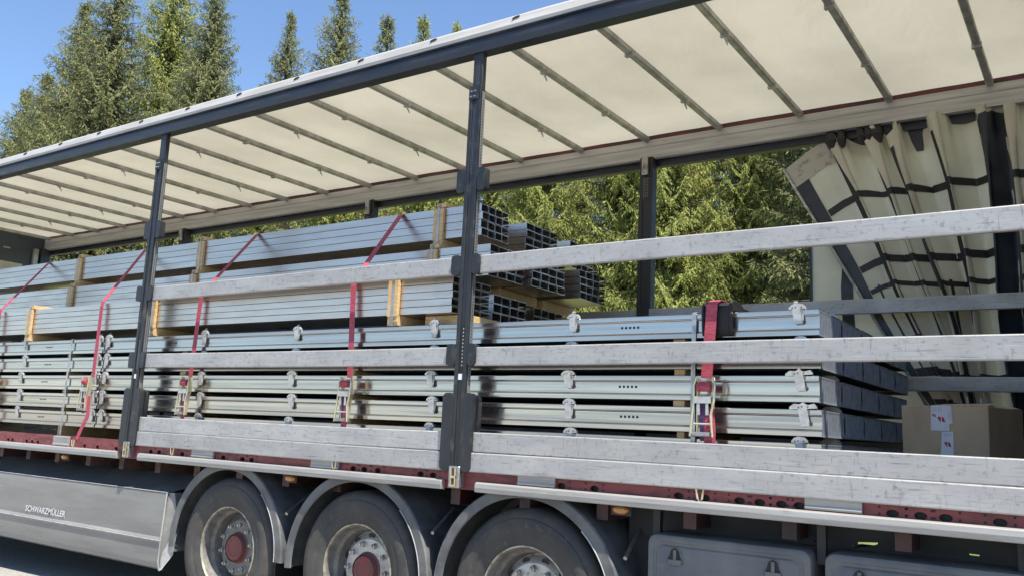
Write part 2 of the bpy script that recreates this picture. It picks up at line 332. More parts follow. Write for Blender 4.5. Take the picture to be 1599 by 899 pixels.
# boards: two single rows and two stacked planks per bay
def board(x0, x1, z0, z1, y0=-0.020, y1=0.008, name='side_board'):
    mb = MB(); n = 12
    # faint lengthwise ribs and a tiny sag
    prof = [(y0 + 0.004, z0), (y0, z0 + 0.006), (y0, z1 - 0.006), (y0 + 0.004, z1), (y1, z1), (y1, z0)]
    k = len(prof); vs = []; fs = []; ph = R.uniform(0, 6)
    for i in range(n + 1):
        x = x0 + (x1 - x0) * i / n; dy = 0.0025 * sin(ph + 2.2 * i / n * pi); dz = 0.003 * sin(ph * 2 + 1.5 * pi * i / n)
        vs += [(x, p[0] + dy, p[1] + dz) for p in prof]
    for i in range(n):
        for j in range(k): fs.append((i * k + j, i * k + (j + 1) % k, (i + 1) * k + (j + 1) % k, (i + 1) * k + j))
    fs += [tuple(range(k))[::-1], tuple(range(n * k, n * k + k))]
    return part(name, mb.add(vs, fs), 'board', TR)
for a, b in ((-3.32, -0.085), (0.075, 3.36)):
    board(a, b, 2.406, 2.518); board(a, b, 1.841, 1.954)
    board(a, b, 1.3225, 1.438, -0.014, 0.008); board(a, b, 1.207, 1.3205, -0.026, 0.008)
for z0, z1 in ((2.43, 2.54), (1.862, 1.965), (1.32, 1.43), (1.207, 1.318)):
    board(0.06, 3.36, z0, z1, 2.470, 2.495)
board(-3.30, -0.06, 2.43, 2.54, 2.470, 2.495)
for a, b in ((-3.30, -0.06), (-6.64, -3.38), (-10.1, -6.74)):
    for z0, z1 in ((1.207, 1.318), (1.32, 1.43), (1.432, 1.545)): board(a, b, z0, z1, 2.470, 2.495)
board(0.06, 3.36, 1.432, 1.545, 2.470, 2.495)

# posts
def ear(w0, w1, z0, z1, y0, y1, r=0.03):
    pts = []
    for (cx, cz, a) in ((w1 - r, z0 + r, -90), (w1 - r, z1 - r, 0), (w0 + r, z1 - r, 90), (w0 + r, z0 + r, 180)):
        for k in range(4): t = radians(a + 30 * k); pts.append((cx + r * cos(t), cz + r * sin(t)))
    return MB().prism(pts, y0, y1, 'y')
def post(x, near=True):
    y = -0.035
    b = MB().box(-0.066, 0.020, y + 0.008, y + 0.058, 1.20, 3.62)            # body
    p = part('side_post', b, 'post', TR, (x, 0, 0), bevel=0.004)
    for lo, hi in ((-0.068, -0.040), (-0.006, 0.022)):                      # raised flanges beside the centre groove
        part('post_flange', MB().box(lo, hi, y, y + 0.010, 1.19, 3.634), 'post', p, bevel=0.002)
    part('upper_tube', MB().box(-0.058, 0.018, y + 0.014, y + 0.056, 3.60, 3.90), 'post', p, bevel=0.004)
    part('head_plate', MB().box(-0.068, 0.014, y - 0.004, y - 0.0005, 3.545, 3.636), 'post', p)
    part('side_strip', MB().box(0.0225, 0.0245, y + 0.018, y + 0.046, 1.66, 3.60), 'post_side', p)
    h = MB()
    for k in range(90):
        z = 1.75 + k * 0.02
        h.add([(0.0252, y + 0.027, z), (0.0252, y + 0.036, z), (0.0252, y + 0.036, z + 0.009), (0.0252, y + 0.027, z + 0.009)], [(0, 1, 2, 3)])
    part('strip_perforation', h, 'black', p)
    d = MB()
    for k in range(13):
        for dx in (-0.026, -0.010): d.disc((dx, y + 0.0135, 3.655 + k * 0.0125), 0.003, 0.003, n=6)
    for k in range(38):
        for dx in (-0.034, -0.023, -0.012): d.disc((dx, y + 0.0075, 3.05 + k * 0.0125), 0.0028, 0.0028, n=6)
    part('perforation', d, 'post_side', p)
    for dx, dz in ((-0.046, 3.60), (-0.018, 3.60), (-0.050, 3.565), (-0.022, 3.565)):
        part('bolt', MB().lathe([(0, -0.006), (0.006, -0.006), (0.007, 0), (0.007, 0.003)], 8), 'steel', p, (dx, y - 0.004, dz))
    for z0, z1 in ((2.405, 2.522), (1.842, 1.966)):                         # board pockets
        for lo, hi in ((-0.138, -0.066), (0.022, 0.082)):
            part('board_pocket', ear(lo, hi, z0 - 0.004, z1 + 0.006, y - 0.001, y + 0.052, 0.022), 'post', p, smooth=40)
    for lo, hi in ((-0.136, -0.066), (0.026, 0.088)):
        part('top_bracket', ear(lo, hi, 2.935, 3.085, y + 0.004, y + 0.055, 0.02), 'post', p, smooth=40)
    for lo, hi, yy in ((-0.144, -0.060, y - 0.002), (0.014, 0.088, y - 0.002)):   # broad lower shroud
        part('lower_shroud', ear(lo, hi, 1.205, 1.672, yy, yy + 0.040, 0.030), 'post', p, smooth=40)
    part('shroud_flap', ear(0.055, 0.100, 1.24, 1.66, y + 0.040, y + 0.075, 0.022), 'post', p, smooth=40)
    part('slot', MB().box(-0.039, -0.007, y + 0.0060, y + 0.0078, 1.80, 2.085), 'black', p)
    w_ = MB()
    for k in range(11): w_.box(-0.020, -0.013, y + 0.0050, y + 0.0059, 1.835 + k * 0.0225, 1.845 + k * 0.0225)
    part('slot_holes', w_, 'clip', p)
    part('sticker', MB().box(-0.038, -0.008, y + 0.0045, y + 0.0078, 1.752, 1.788), 'paper', p)
    part('foot_bracket', MB().box(-0.064, 0.018, y - 0.008, y + 0.05, 1.108, 1.235), 'steel', p, bevel=0.004)
    part('foot_rust', MB().box(-0.042, -0.004, y - 0.011, y - 0.008, 1.118, 1.225), 'rust', p)
    lk = MB().box(-0.042, -0.035, y - 0.018, y - 0.011, 1.118, 1.225).box(-0.011, -0.004, y - 0.018, y - 0.011, 1.118, 1.225).box(-0.042, -0.004, y - 0.016, y - 0.011, 1.165, 1.178).box(-0.035, -0.011, y - 0.015, y - 0.011, 1.118, 1.126)
    part('lock', lk, 'zinc', p)
    return p
for x in PX: post(x)
def far_post(x):
    p = part('far_side_post', MB().box(-0.062, 0.062, 2.49, 2.58, 1.12, 3.90), 'dark', TR, (x, 0, 0), bevel=0.004)  # dark colour carries the shade inside the trailer
    part('far_flange', MB().box(-0.064, -0.03, 2.482, 2.492, 1.2, 3.5).box(0.03, 0.064, 2.482, 2.492, 1.2, 3.5), 'dark', p)
    part('roof_lift', MB().lathe([(0.012, -0.02), (0.022, -0.015), (0.022, 0.02)], 10).box(-0.028, 0.028, -0.012, 0.012, -0.07, 0.09), 'steel', p, (0, 2.468, 3.80))
    g = MB()
    for k in range(10):
        for dx in (-0.018, 0.0, 0.018): g.box(dx, dx + 0.009, 2.479, 2.4815, 3.53 + k * 0.018, 3.54 + k * 0.018)
    part('far_perforation', g, 'post_side', p)
for x in (0.0, -3.34, -6.69): far_post(x)

# roof rails
nr = part('roof_rail', MB().prism([(-0.038, 3.862), (-0.046, 3.90), (-0.046, 3.925), (-0.030, 3.932), (-0.030, 3.952), (-0.046, 3.960), (-0.046, 3.968), (0.05, 3.968), (0.05, 4.05), (0.10, 4.05), (0.10, 3.90), (0.05, 3.862)], XF, XR), 'rail_dark', TR)
cap = part('rail_cap', MB().prism([(-0.050, 3.966), (-0.056, 3.985), (-0.040, 4.040), (-0.015, 4.062), (0.05, 4.098), (0.05, 3.9685)], XF, XR), 'rail_white', nr, smooth=25)
for i in range(20):
    x = -9.8 + i * 0.672
    part('cap_mark', MB().tube([(x, -0.050, 4.022), (x + 0.02, -0.047, 4.032), (x + 0.05, -0.046, 4.034)], 0.006, 6), 'rust', nr)
fr = part('far_roof_rail', MB().prism([(2.500, 3.888), (2.496, 3.905), (2.500, 3.912), (2.500, 3.990), (2.494, 3.998), (2.500, 4.056), (2.56, 4.056), (2.56, 3.888)], XF, XR), 'rail_inner', TR)
part('far_rail_lip', MB().prism([(2.575, 3.825), (2.575, 4.12), (2.63, 4.12), (2.63, 3.825)], XF, XR), 'rail_dark', fr)
part('red_slide', MB().box(XF, XR, 2.512, 2.574, 4.056, 4.100), mat('slide_red', (0.11, 0.018, 0.022), (0.03, 0.012, 0.014), 0.5, 0.0, (4, 8, 20)), fr)

# roof bows and roof sheet
bow_me = MB().prism([(-0.024, 4.048), (-0.017, 4.040), (0.017, 4.040), (0.024, 4.048), (0.024, 4.082), (-0.024, 4.082)], 0.06, 2.54, 'y').mesh('roof_bow', M['bow'])
hook_me = MB().tube([(0, 0, 0.02), (0, 0, -0.008), (0.004, 0.012, -0.03), (0.008, 0.026, -0.052)], [0.008, 0.009, 0.007, 0.004], 6).box(-0.030, 0.030, -0.012, 0.012, -0.004, 0.028).mesh('bow_hook', M['bow'])
clamp_me = MB().box(-0.030, 0.030, -0.016, 0.016, -0.006, 0.030).mesh('bow_clamp', M['bow'])
for i in range(20):
    x = -0.674 + 0.672 * (i - 14)
    if x < XF + 0.1 or x > XR - 0.1: continue
    b = obj('roof_bow', bow_me, TR, (x, 0, 0))
    alt = i % 2
    obj('bow_hook' if alt else 'bow_clamp', hook_me if alt else clamp_me, b, (0, 0.78 + 0.03 * (i % 3), 4.034))
    obj('bow_hook' if not alt else 'bow_clamp', hook_me if not alt else clamp_me, b, (0, 1.72 + 0.04 * (i % 3), 4.034))
def roof_sheet():
    xs = np.arange(XF, XR + 0.15, 0.084); ys = np.linspace(0.045, 2.57, 14); vs = []
    for x in xs:
        for y in ys:
            t = ((x + 0.674) / 0.672) % 1.0; sag = 0.014 * sin(pi * t) * sin(pi * (y - 0.04) / 2.54) + 0.003 * sin(9 * x + 4 * sin(2.1 * y)) * sin(pi * t)
            vs.append((x, y, 4.0985 - sag + 0.002 * sin(5 * y + 2.3 * x)))
    k = len(ys); fs = [(i * k + j, i * k + j + 1, (i + 1) * k + j + 1, (i + 1) * k + j) for i in range(len(xs) - 1) for j in range(k - 1)]
    return part('roof_sheet', MB().add(vs, fs), 'tarp', TR, smooth=60)
roof_sheet()

# front wall and rear frame
hw = part('front_wall', MB().box(XF - 0.06, XF, 0.0, 2.58, 1.1, 4.06), 'headboard', TR)
part('front_wall_board', MB().box(XF + 0.001, XF + 0.02, 0.06, 2.20, 1.2, 3.62), 'beige', hw)
part('front_corner_post', MB().box(XF, XF + 0.10, 2.42, 2.56, 1.2, 3.90), 'rail_dark', hw)
part('front_corner_trim', MB().box(XF + 0.012, XF + 0.06, 2.33, 2.40, 1.2, 3.88), 'bow', hw)
pl = MB()
for y in (0.85, 1.35, 1.5, 1.9): pl.box(XF + 0.002, XF + 0.006, y, y + 0.10, 3.82, 3.84)
part('front_wall_slots', pl, 'bow', hw)
part('rear_door', MB().box(XR + 0.02, XR + 0.05, 0.12, 1.28, 1.15, 3.9), 'headboard', TR); part('rear_door', MB().box(XR + 0.02, XR + 0.05, 1.285, 2.46, 1.15, 3.9), 'headboard', TR)
rf = part('rear_frame', MB().box(XR, XR + 0.1, -0.03, 0.12, 1.1, 4.06).box(XR, XR + 0.1, 2.46, 2.61, 1.1, 4.06).box(XR, XR + 0.1, 0.12, 2.46, 3.9, 4.06), 'rail_dark', TR)

# side skirt
SX = -2.86
sk = part('side_skirt', MB().sheet([(0.10, 0.872), (0.030, 0.868), (0.022, 0.856), (0.014, 0.66), (0.020, 0.525), (0.004, 0.508), (0.004, 0.492), (0.016, 0.478), (0.012, 0.34), (0.025, 0.295), (0.06, 0.276), (0.12, 0.272)], XF + 1.5, SX), 'skirt', TR, smooth=20)
part('skirt_end', MB().add([(SX, 0.03, 0.865), (SX + 0.055, 0.045, 0.866), (SX + 0.085, 0.060, 0.70), (SX + 0.06, 0.055, 0.42), (SX - 0.01, 0.03, 0.275), (SX - 0.012, 0.012, 0.34), (SX, 0.004, 0.50), (SX, 0.012, 0.66), (SX + 0.02, 0.30, 0.86), (SX + 0.05, 0.30, 0.70), (SX + 0.02, 0.30, 0.42)],
     [(0, 7, 6, 2, 1), (6, 5, 4, 3, 2), (1, 2, 9, 8), (2, 3, 10, 9)]), 'skirt', sk)
tr_ = MB().tube([(SX + 0.004, 0.012, 0.862), (SX + 0.003, 0.004, 0.66), (SX + 0.002, -0.002, 0.50), (SX - 0.010, 0.004, 0.34), (SX - 0.008, 0.025, 0.275)], 0.006, 6)
tr_.add([(SX - 0.03, 0.010, 0.330), (SX + 0.09, 0.05, 0.58), (SX + 0.11, 0.06, 0.56), (SX + 0.095, 0.055, 0.40), (SX + 0.02, 0.02, 0.285), (SX - 0.02, 0.02, 0.275)], [(0, 1, 2, 3, 4, 5)])
part('skirt_end_trim', tr_, 'skirt_edge', sk)
part('skirt_highlight', MB().tube([(XF + 1.5, 0.006, 0.500), (SX, 0.006, 0.500)], 0.006, 6), 'skirt_edge', sk)  # pale tube painting a bright highlight along the crease
part('skirt_top_edge', MB().tube([(XF + 1.5, 0.022, 0.866), (SX, 0.022, 0.866)], 0.004, 6), 'skirt_edge', sk)
part('skirt_top', MB().sheet([(0.05, 0.872), (0.20, 0.905), (0.34, 0.98), (0.50, 1.0)], XF + 1.5, SX + 0.02), 'plastic', sk, smooth=40)
def lettering(body, x0, x1, z0, z1, y, parent, m):
    c = bpy.data.curves.new('lettering', 'FONT'); c.body = body; c.size = 1.0; c.extrude = 0.0; c.shear = 0.12; c.offset = 0.018
    to = bpy.data.objects.new('lettering_tmp', c); COL.objects.link(to)
    dg = bpy.context.evaluated_depsgraph_get(); me = bpy.data.meshes.new_from_object(to.evaluated_get(dg))
    bpy.data.objects.remove(to)
    co = np.array([v.co[:] for v in me.vertices]); mn = co.min(0); mx = co.max(0)
    for v in me.vertices:
        v.co = (x0 + (v.co.x - mn[0]) / (mx[0] - mn[0]) * (x1 - x0), y, z0 + (v.co.y - mn[1]) / (mx[1] - mn[1]) * (z1 - z0))
    me.materials.clear(); me.materials.append(M[m]); return obj('lettering', me, parent)
lettering('SCHWARZMÜLLER', -4.94, -4.27, 0.552, 0.618, 0.0115, sk, 'letter')

# axles, wheels, mudguards
WX = [-2.165, -0.85, 0.465]; WZ = 0.512
tyre_me = MB().lathe([(0.300, 0.040), (0.306, 0.016), (0.325, 0.006), (0.36, -0.002), (0.372, -0.002), (0.376, -0.005), (0.40, -0.010), (0.43, -0.012), (0.452, -0.006), (0.456, -0.001), (0.470, 0.002), (0.49, 0.010), (0.507, 0.030), (0.514, 0.05), (0.516, 0.12), (0.509, 0.122), (0.509, 0.130), (0.516, 0.132), (0.516, 0.24), (0.509, 0.242), (0.509, 0.25), (0.516, 0.252), (0.514, 0.33), (0.49, 0.37), (0.40, 0.385), (0.30, 0.36)], 72).mesh('tyre', M['tyre'], smooth=35)
def rim_mesh(name, m):
    return MB().lathe([(0.246, 0.176), (0.236, 0.172), (0.215, 0.140), (0.196, 0.124), (0.115, 0.120), (0.10, 0.14)], 64).mesh(name, M[m], smooth=30)
M['barrel'] = mat('barrel', (0.19, 0.182, 0.168), (0.10, 0.092, 0.082), 0.65, 0.2, (16, 16, 16), 0.36, 0.7, c3=(0.30, 0.28, 0.24), scale3=(12, 12, 12), lo3=0.58, hi3=0.8)  # dirty metal, darkened further as painted shadow inside the dish
M['rim_edge'] = mat('rim_edge', (0.45, 0.42, 0.34), (0.25, 0.20, 0.14), 0.45, 0.5, (16, 16, 16))
barrel_me = MB().lathe([(0.290, 0.024), (0.283, 0.040), (0.278, 0.085), (0.258, 0.105), (0.252, 0.150), (0.246, 0.1762)], 64).mesh('rim_barrel', M['barrel'], smooth=30)
lip_me = MB().lathe([(0.302, 0.045), (0.306, 0.020), (0.301, 0.012), (0.294, 0.013), (0.290, 0.024)], 64).mesh('rim_lip', M['rim_edge'], smooth=30)
rim_pale = rim_mesh('wheel', 'rim'); rim_dull = rim_mesh('wheel', 'rim_grey')
nut_me = MB().lathe([(0.0, -0.042), (0.009, -0.042), (0.010, -0.032), (0.014, -0.030), (0.017, -0.028), (0.017, -0.004), (0.022, 0.0)], 6).mesh('lug_nut', M['nut'])
hub_me = MB().lathe([(0.125, 0.125), (0.122, 0.085), (0.105, 0.070), (0.098, 0.040)], 40).mesh('hub', M['hub_brown'], smooth=30)
capm = MB().lathe([(0.099, 0.045), (0.096, 0.012), (0.088, 0.002), (0.060, -0.002), (0.056, 0.001), (0.0, 0.0)], 40).mesh('hub_cap', M['hub_red'], smooth=30)
slot_me = MB()
slot_me.add([(0.019 * cos(2 * pi * k / 14), 0.0, 0.026 * sin(2 * pi * k / 14)) for k in range(14)], [tuple(range(14))])
slot_me = slot_me.mesh('hand_hole', M['black'])
def fender_mesh():
    r0, r1, n = 0.572, 0.640, 44; mb = MB(); a0, a1 = radians(-2), radians(184)
    mb.lathe([(r0, 0.006), (r0 + 0.006, 0.0), (r1 - 0.008, 0.0), (r1, 0.010), (r1 + 0.004, 0.20), (r1, 0.44), (r1 - 0.05, 0.44), (r1 - 0.05, 0.435), (r1 - 0.006, 0.43), (r1 - 0.002, 0.20), (r1 - 0.010, 0.014), (r0, 0.010)], n, closed=True, a0=a0, a1=a1)
    return mb.mesh('mudguard', M['fender'], smooth=35)
fend_me = fender_mesh()
fend_lip = MB().lathe([(0.570, -0.003), (0.574, -0.006), (0.578, -0.003), (0.574, 0.004)], 44, closed=True, a0=radians(-2), a1=radians(48)).mesh('mudguard_beading', M['skirt_edge'])
for i, x in enumerate(WX):
    for near in (True, False):
        yy = 0.062 if near else 2.49
        wh = obj('wheel', rim_dull if i == 0 else rim_pale, TR, (x, yy, WZ), None if near else (0, 0, pi))
        ty = obj('tyre', tyre_me, wh); obj('rim_barrel', barrel_me, wh); obj('rim_lip', lip_me, wh); obj('hub', hub_me, wh, (0, 0.04, 0)); obj('hub_cap', capm, wh, (0, 0.078, 0))
        if near:
            a_ = 0.2 + 0.4 * i
            for k in range(10):
                t = a_ + 2 * pi * k / 10; obj('lug_nut', nut_me, wh, (0.166 * cos(t), 0.1215, 0.166 * sin(t)))
                t += 0.31
                if i > 0: obj('hand_hole', slot_me, wh, (0.2155 * cos(t), 0.134, 0.2155 * sin(t)), (radians(0), -t, 0))
    mg = obj('mudguard', fend_me, TR, (x, 0.030, WZ - 0.003))
    obj('mudguard_beading', fend_lip, mg)
    st = MB().tube([(x + 0.64, 0.05, 0.82), (x + 0.60, 0.3, 0.95), (x + 0.60, 0.72, 0.95)], 0.012, 6)
    part('mudguard_stay', st, 'steel', mg, (-x, -0.030, -(WZ - 0.003)))
    part('mud_flap', MB().box(x + 0.55, x + 0.562, 0.06, 0.42, 0.20, 0.52), 'black', TR)
    part('axle', MB().tube([(x, 0.42, WZ), (x, 2.1, WZ)], 0.065, 12), 'dark', TR)
    part('air_spring', MB().tube([(x + 0.28, 0.78, 0.55), (x + 0.28, 0.78, 0.66), (x + 0.28, 0.78, 0.78)], [0.13, 0.15, 0.12], 16), 'black', TR)
    part('trailing_arm', MB().box(x - 0.55, x + 0.4, 0.70, 0.80, 0.50, 0.60), 'dark', TR)
    part('wheel_shade_sheet', MB().box(x - 0.60, x + 0.60, 0.47, 0.475, 0.35, 1.05), 'black', TR)  # black sheet painting the deep shade behind the wheel

# marker lamps, toolboxes
lamp_me = MB().lathe([(0, -0.014), (0.6, -0.012), (0.9, -0.006), (1.0, 0.004), (1.0, 0.012)], 20).mesh('marker_lamp', M['amber'], smooth=50)
for x, z, y in ((-1.525, 1.062, 0.05), (1.068, 1.066, 0.05), (-4.47, 1.058, 0.05)):
    l = obj('marker_lamp', lamp_me, TR, (x, y, z)); l.scale = (0.048, 1.0, 0.024)
    part('lamp_bracket', MB().box(x - 0.06, x + 0.06, y + 0.013, y + 0.02, z - 0.03, 1.1), 'dark', TR)
def rrect(w, h, r, n=5):
    pts = []
    for cx, cz, a in ((w - r, r, -90), (w - r, h - r, 0), (r, h - r, 90), (r, r, 180)):
        for k in range(n + 1): t = radians(a + 90 * k / n); pts.append((cx + r * cos(t), cz + r * sin(t)))
    return pts
for bx0, bx1 in ((1.225, 2.07), (2.125, 2.97)):
    w_, h_ = bx1 - bx0, 0.60; o0 = rrect(w_, h_, 0.05); n = len(o0)
    rings = []
    for ins, y in ((0.0, 0.60), (0.0, 0.085), (0.006, 0.066), (0.016, 0.060), (0.034, 0.058), (0.040, 0.064), (0.052, 0.064), (0.060, 0.056)):
        s1, s2 = (w_ - 2 * ins) / w_, (h_ - 2 * ins) / h_
        rings.append([(bx0 + ins + p[0] * s1, y, 0.365 + ins + p[1] * s2) for p in o0])
    mb = MB(); vs = [p for r in rings for p in r]
    fs = [(k * n + i, k * n + (i + 1) % n, (k + 1) * n + (i + 1) % n, (k + 1) * n + i) for k in range(len(rings) - 1) for i in range(n)]
    fs += [tuple(range((len(rings) - 1) * n, len(rings) * n))]
    tb = part('tool_box', mb.add(vs, fs), 'plastic', TR, smooth=40)
    for lx in (bx0 + 0.16, bx1 - 0.18):
        lz = 0.858; k = 14; outline = []
        for i in range(k + 1): t = pi * i / k; outline.append((lx + 0.030 * cos(t), lz + 0.012 + 0.034 * sin(t)))
        outline += [(lx - 0.044, lz - 0.02), (lx - 0.036, lz - 0.038), (lx, lz - 0.046), (lx + 0.036, lz - 0.038), (lx + 0.044, lz - 0.02)]
        rec = part('latch_recess', MB().prism(outline, 0.0535, 0.0550, 'y'), 'black', tb)
        part('latch_rim', MB().tube([(p[0], 0.0535, p[1]) for p in outline] + [(outline[0][0], 0.0535, outline[0][1])], 0.003, 5, cap=False), 'plastic', rec)
        part('latch_handle', MB().prism([(lx - 0.040, lz - 0.014), (lx - 0.034, lz - 0.036), (lx, lz - 0.043), (lx + 0.034, lz - 0.036), (lx + 0.040, lz - 0.014)], 0.046, 0.0534, 'y').box(lx - 0.008, lx + 0.008, 0.049, 0.0534, lz - 0.014, lz + 0.034), 'plastic', rec)
def lightened(x0, x1, z0, z1, y, slots):                 # deep web with a few irregular cut-outs
    mb = MB(); cur = x0
    for (a, b, za, zb, sk_) in slots:
        mb.add([(cur, y, z0), (a, y, z0), (a, y, z1), (cur, y, z1)], [(0, 1, 2, 3)])
        mb.add([(a, y, z0), (b, y, z0), (b, y, za + sk_), (a, y, za)], [(0, 1, 2, 3)]); mb.add([(a, y, zb), (b, y, zb + sk_ * 0.4), (b, y, z1), (a, y, z1)], [(0, 1, 2, 3)]); cur = b
    mb.add([(cur, y, z0), (x1, y, z0), (x1, y, z1), (cur, y, z1)], [(0, 1, 2, 3)]); return mb
part('underfloor_beam', lightened(1.0, 3.4, 0.60, 1.098, 0.30, [(2.005, 2.02, 0.978, 0.980, 0.006), (2.02, 2.055, 0.980, 0.988, 0.010), (2.20, 2.225, 0.976, 0.982, -0.002), (2.225, 2.295, 0.978, 1.002, 0.012), (2.295, 2.315, 0.994, 1.006, 0.008), (2.41, 2.45, 0.990, 1.002, 0.009), (2.705, 2.745, 0.996, 1.001, -0.002)]), 'dark', TR)
for x in (1.25, 2.10, 2.93): part('toolbox_hanger', MB().box(x - 0.02, x + 0.02, 0.12, 0.16, 0.9, 1.098), 'dark', TR)

# far-side curtain gathered at the rear
TK = [(0, 1.20, 3.64, 2.36, 1.45), (0.13, 1.55, 3.875, 2.46, 1.40), (0.28, 1.80, 3.885, 2.52, 1.35), (0.42, 2.08, 3.90, 2.58, 1.30), (0.55, 2.33, 3.91, 2.66, 1.30), (0.66, 2.54, 3.92, 2.72, 1.30), (0.8, 2.84, 3.925, 2.96, 1.30), (1.0, 3.38, 3.93, 3.38, 1.30)]
def knots(u):
    for a, b in zip(TK, TK[1:]):
        if u <= b[0] + 1e-9:
            t = (u - a[0]) / (b[0] - a[0]); return [a[i] + (b[i] - a[i]) * t for i in range(1, 5)]
    return TK[-1][1:]
def tri(p):
    q = (p / (2 * pi)) % 1.0; t = 4 * abs(q - 0.5) - 1
    return 0.45 * t + 0.55 * (1 - 2 * abs(sin(p / 2)) ** 0.8)
def drape(u, v, off=0.0):
    tx, tz, bx_, bz = knots(u); x = tx + (bx_ - tx) * v; z = tz + (bz - tz) * v
    g = min(1.0, max(0.0, (u - 0.09) / 0.10)); pin = max(0.0, 1 - v * 4.5)
    ph = 2 * pi * (8.2 * u + 0.16 * sin(17 * u) + 0.10 * sin(31 * u + 1)) + 0.7 * sin(2.3 * v + 6 * u) + 0.35 * sin(7 * v + 15 * u)
    amp = (0.045 + 0.055 * (0.5 + 0.5 * sin(13 * u + 1.0))) * g
    y = 2.566 + amp * tri(ph) - 0.028 * g + 0.006 * sin(19 * v + 33 * u) * g + 0.004 * sin(41 * v - 27 * u)
    x += 0.055 * g * sin(ph + 0.5) * (1 - 0.35 * v) + 0.03 * g * pin * sin(3 * ph)
    z += -(0.13 if u < 0.46 else 0.035) * g * (0.5 + 0.5 * sin(2 * ph + 0.6)) * pin
    y += 0.085 * min(1.0, max(0.0, (v - 0.12) / 0.30))
    if v > 0.35: x += 0.02 * sin(8 * v + 9 * u) * min(1, (v - 0.35) * 6)
    return Vector((x, y, z))
def drape_n(u, v):
    e = 1e-3; n = (drape(u + e, v) - drape(u - e, v)).cross(drape(u, v + e) - drape(u, v - e)).normalized()
    return n if n.y < 0 else -n
def drape_patch(u0, u1, v0, v1, nu, nv, off):
    vs = []; 
    for i in range(nu + 1):
        for j in range(nv + 1):
            u = u0 + (u1 - u0) * i / nu; v = v0 + (v1 - v0) * j / nv
            p = drape(u, v)
            if off: p = p + drape_n(u, v) * off
            vs.append(p)
    k = nv + 1
    return MB().add(vs, [(i * k + j, i * k + j + 1, (i + 1) * k + j + 1, (i + 1) * k + j) for i in range(nu) for j in range(nv)])
cu = part('side_curtain', drape_patch(0, 1, 0, 1, 220, 26, 0), 'sheet_in', TR, smooth=80)
for u0, u1 in ((0.0, 0.040), (0.118, 0.130), (0.262, 0.272), (0.40, 0.412), (0.505, 0.522), (0.672, 0.765), (0.905, 0.918)):
    part('curtain_strap', drape_patch(u0, u1, 0.02 if u1 - u0 > 0.02 else 0.05, 1, max(3, int((u1 - u0) * 240)), 26, 0.006), 'sheet_dark' if u1 - u0 > 0.02 else 'webbing', cu, smooth=80)
for v0, v1 in ((0.195, 0.217), (0.395, 0.417), (0.475, 0.490), (0.535, 0.550), (0.64, 0.66), (0.735, 0.76), (0.83, 0.86)):
    part('curtain_strap', drape_patch(0.042, 1.0, v0, v1, 210, 2, 0.005), 'webbing', cu, smooth=80)
for u0, u1, v0, v1 in ((0.075, 0.083, 0.47, 0.76), (0.19, 0.198, 0.47, 0.9), (0.33, 0.338, 0.47, 0.9), (0.455, 0.463, 0.47, 0.9), (0.58, 0.588, 0.47, 0.9), (0.845, 0.853, 0.47, 0.9)):
    part('curtain_strap', drape_patch(u0, u1, v0, v1, 3, 14, 0.0055), 'webbing', cu, smooth=80)
part('curtain_pole', MB().tube([(1.19, 2.548, 3.645), (1.38, 2.556, 3.29), (1.70, 2.628, 2.68), (2.36, 2.632, 1.44)], 0.012, 8), 'steel', cu)
part('curtain_corner', drape_patch(0.0, 0.115, 0.0, 0.075, 6, 3, 0.007), mat('worn_pvc', (0.42, 0.40, 0.35), (0.22, 0.15, 0.10), 0.6, 0.0, (14, 14, 14), 0.55, 0.72), cu)
for k in range(7):
    u = 0.14 + 0.035 * k; p = drape(u, 0.0)
    part('curtain_roller', MB().tube([(p.x, 2.55, 3.93), (p.x, 2.53, 3.86), (p.x + 0.01, 2.50, 3.80), (p.x + 0.02, 2.505, 3.74)], [0.014, 0.030, 0.036, 0.014], 7), 'webbing', cu)
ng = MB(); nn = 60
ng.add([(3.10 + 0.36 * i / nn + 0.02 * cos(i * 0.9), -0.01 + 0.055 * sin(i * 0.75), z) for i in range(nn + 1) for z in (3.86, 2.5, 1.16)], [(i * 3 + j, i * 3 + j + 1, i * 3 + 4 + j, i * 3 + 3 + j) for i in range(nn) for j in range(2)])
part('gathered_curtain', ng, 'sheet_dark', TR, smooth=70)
part('curtain_gap_shade', MB().sheet([(2.60, 3.90), (2.605, 3.66)], 1.50, 2.30), 'sheet_dark', cu)  # dark strip added behind the top folds as shade in their gaps
# loose fold hanging outside
lo = MB()
xs = np.linspace(1.36, 2.55, 14); zs = np.linspace(3.08, 1.3, 10)
lo.add([(x + 0.01 * sin(9 * z), 2.735 + 0.02 * sin(12 * x) + 0.01 * sin(3 * z), z) for x in xs for z in zs], [(i * 10 + j, i * 10 + j + 1, i * 10 + 11 + j, i * 10 + 10 + j) for i in range(13) for j in range(9)])
lf = part('curtain_fold', lo, 'sheet_in', TR, smooth=80)
lo2 = MB(); xs = np.linspace(1.585, 1.672, 4)
lo2.add([(x + 0.01 * sin(9 * z) + 0.0, 2.725 + 0.02 * sin(12 * x) + 0.01 * sin(3 * z), z) for x in xs for z in zs], [(i * 10 + j, i * 10 + j + 1, i * 10 + 11 + j, i * 10 + 10 + j) for i in range(3) for j in range(9)])
part('curtain_strap', lo2, 'sheet_dark', lf, smooth=80)
part('curtain_edge', MB().box(1.345, 1.362, 2.71, 2.75, 1.3, 3.08), 'sheet_dark', lf)

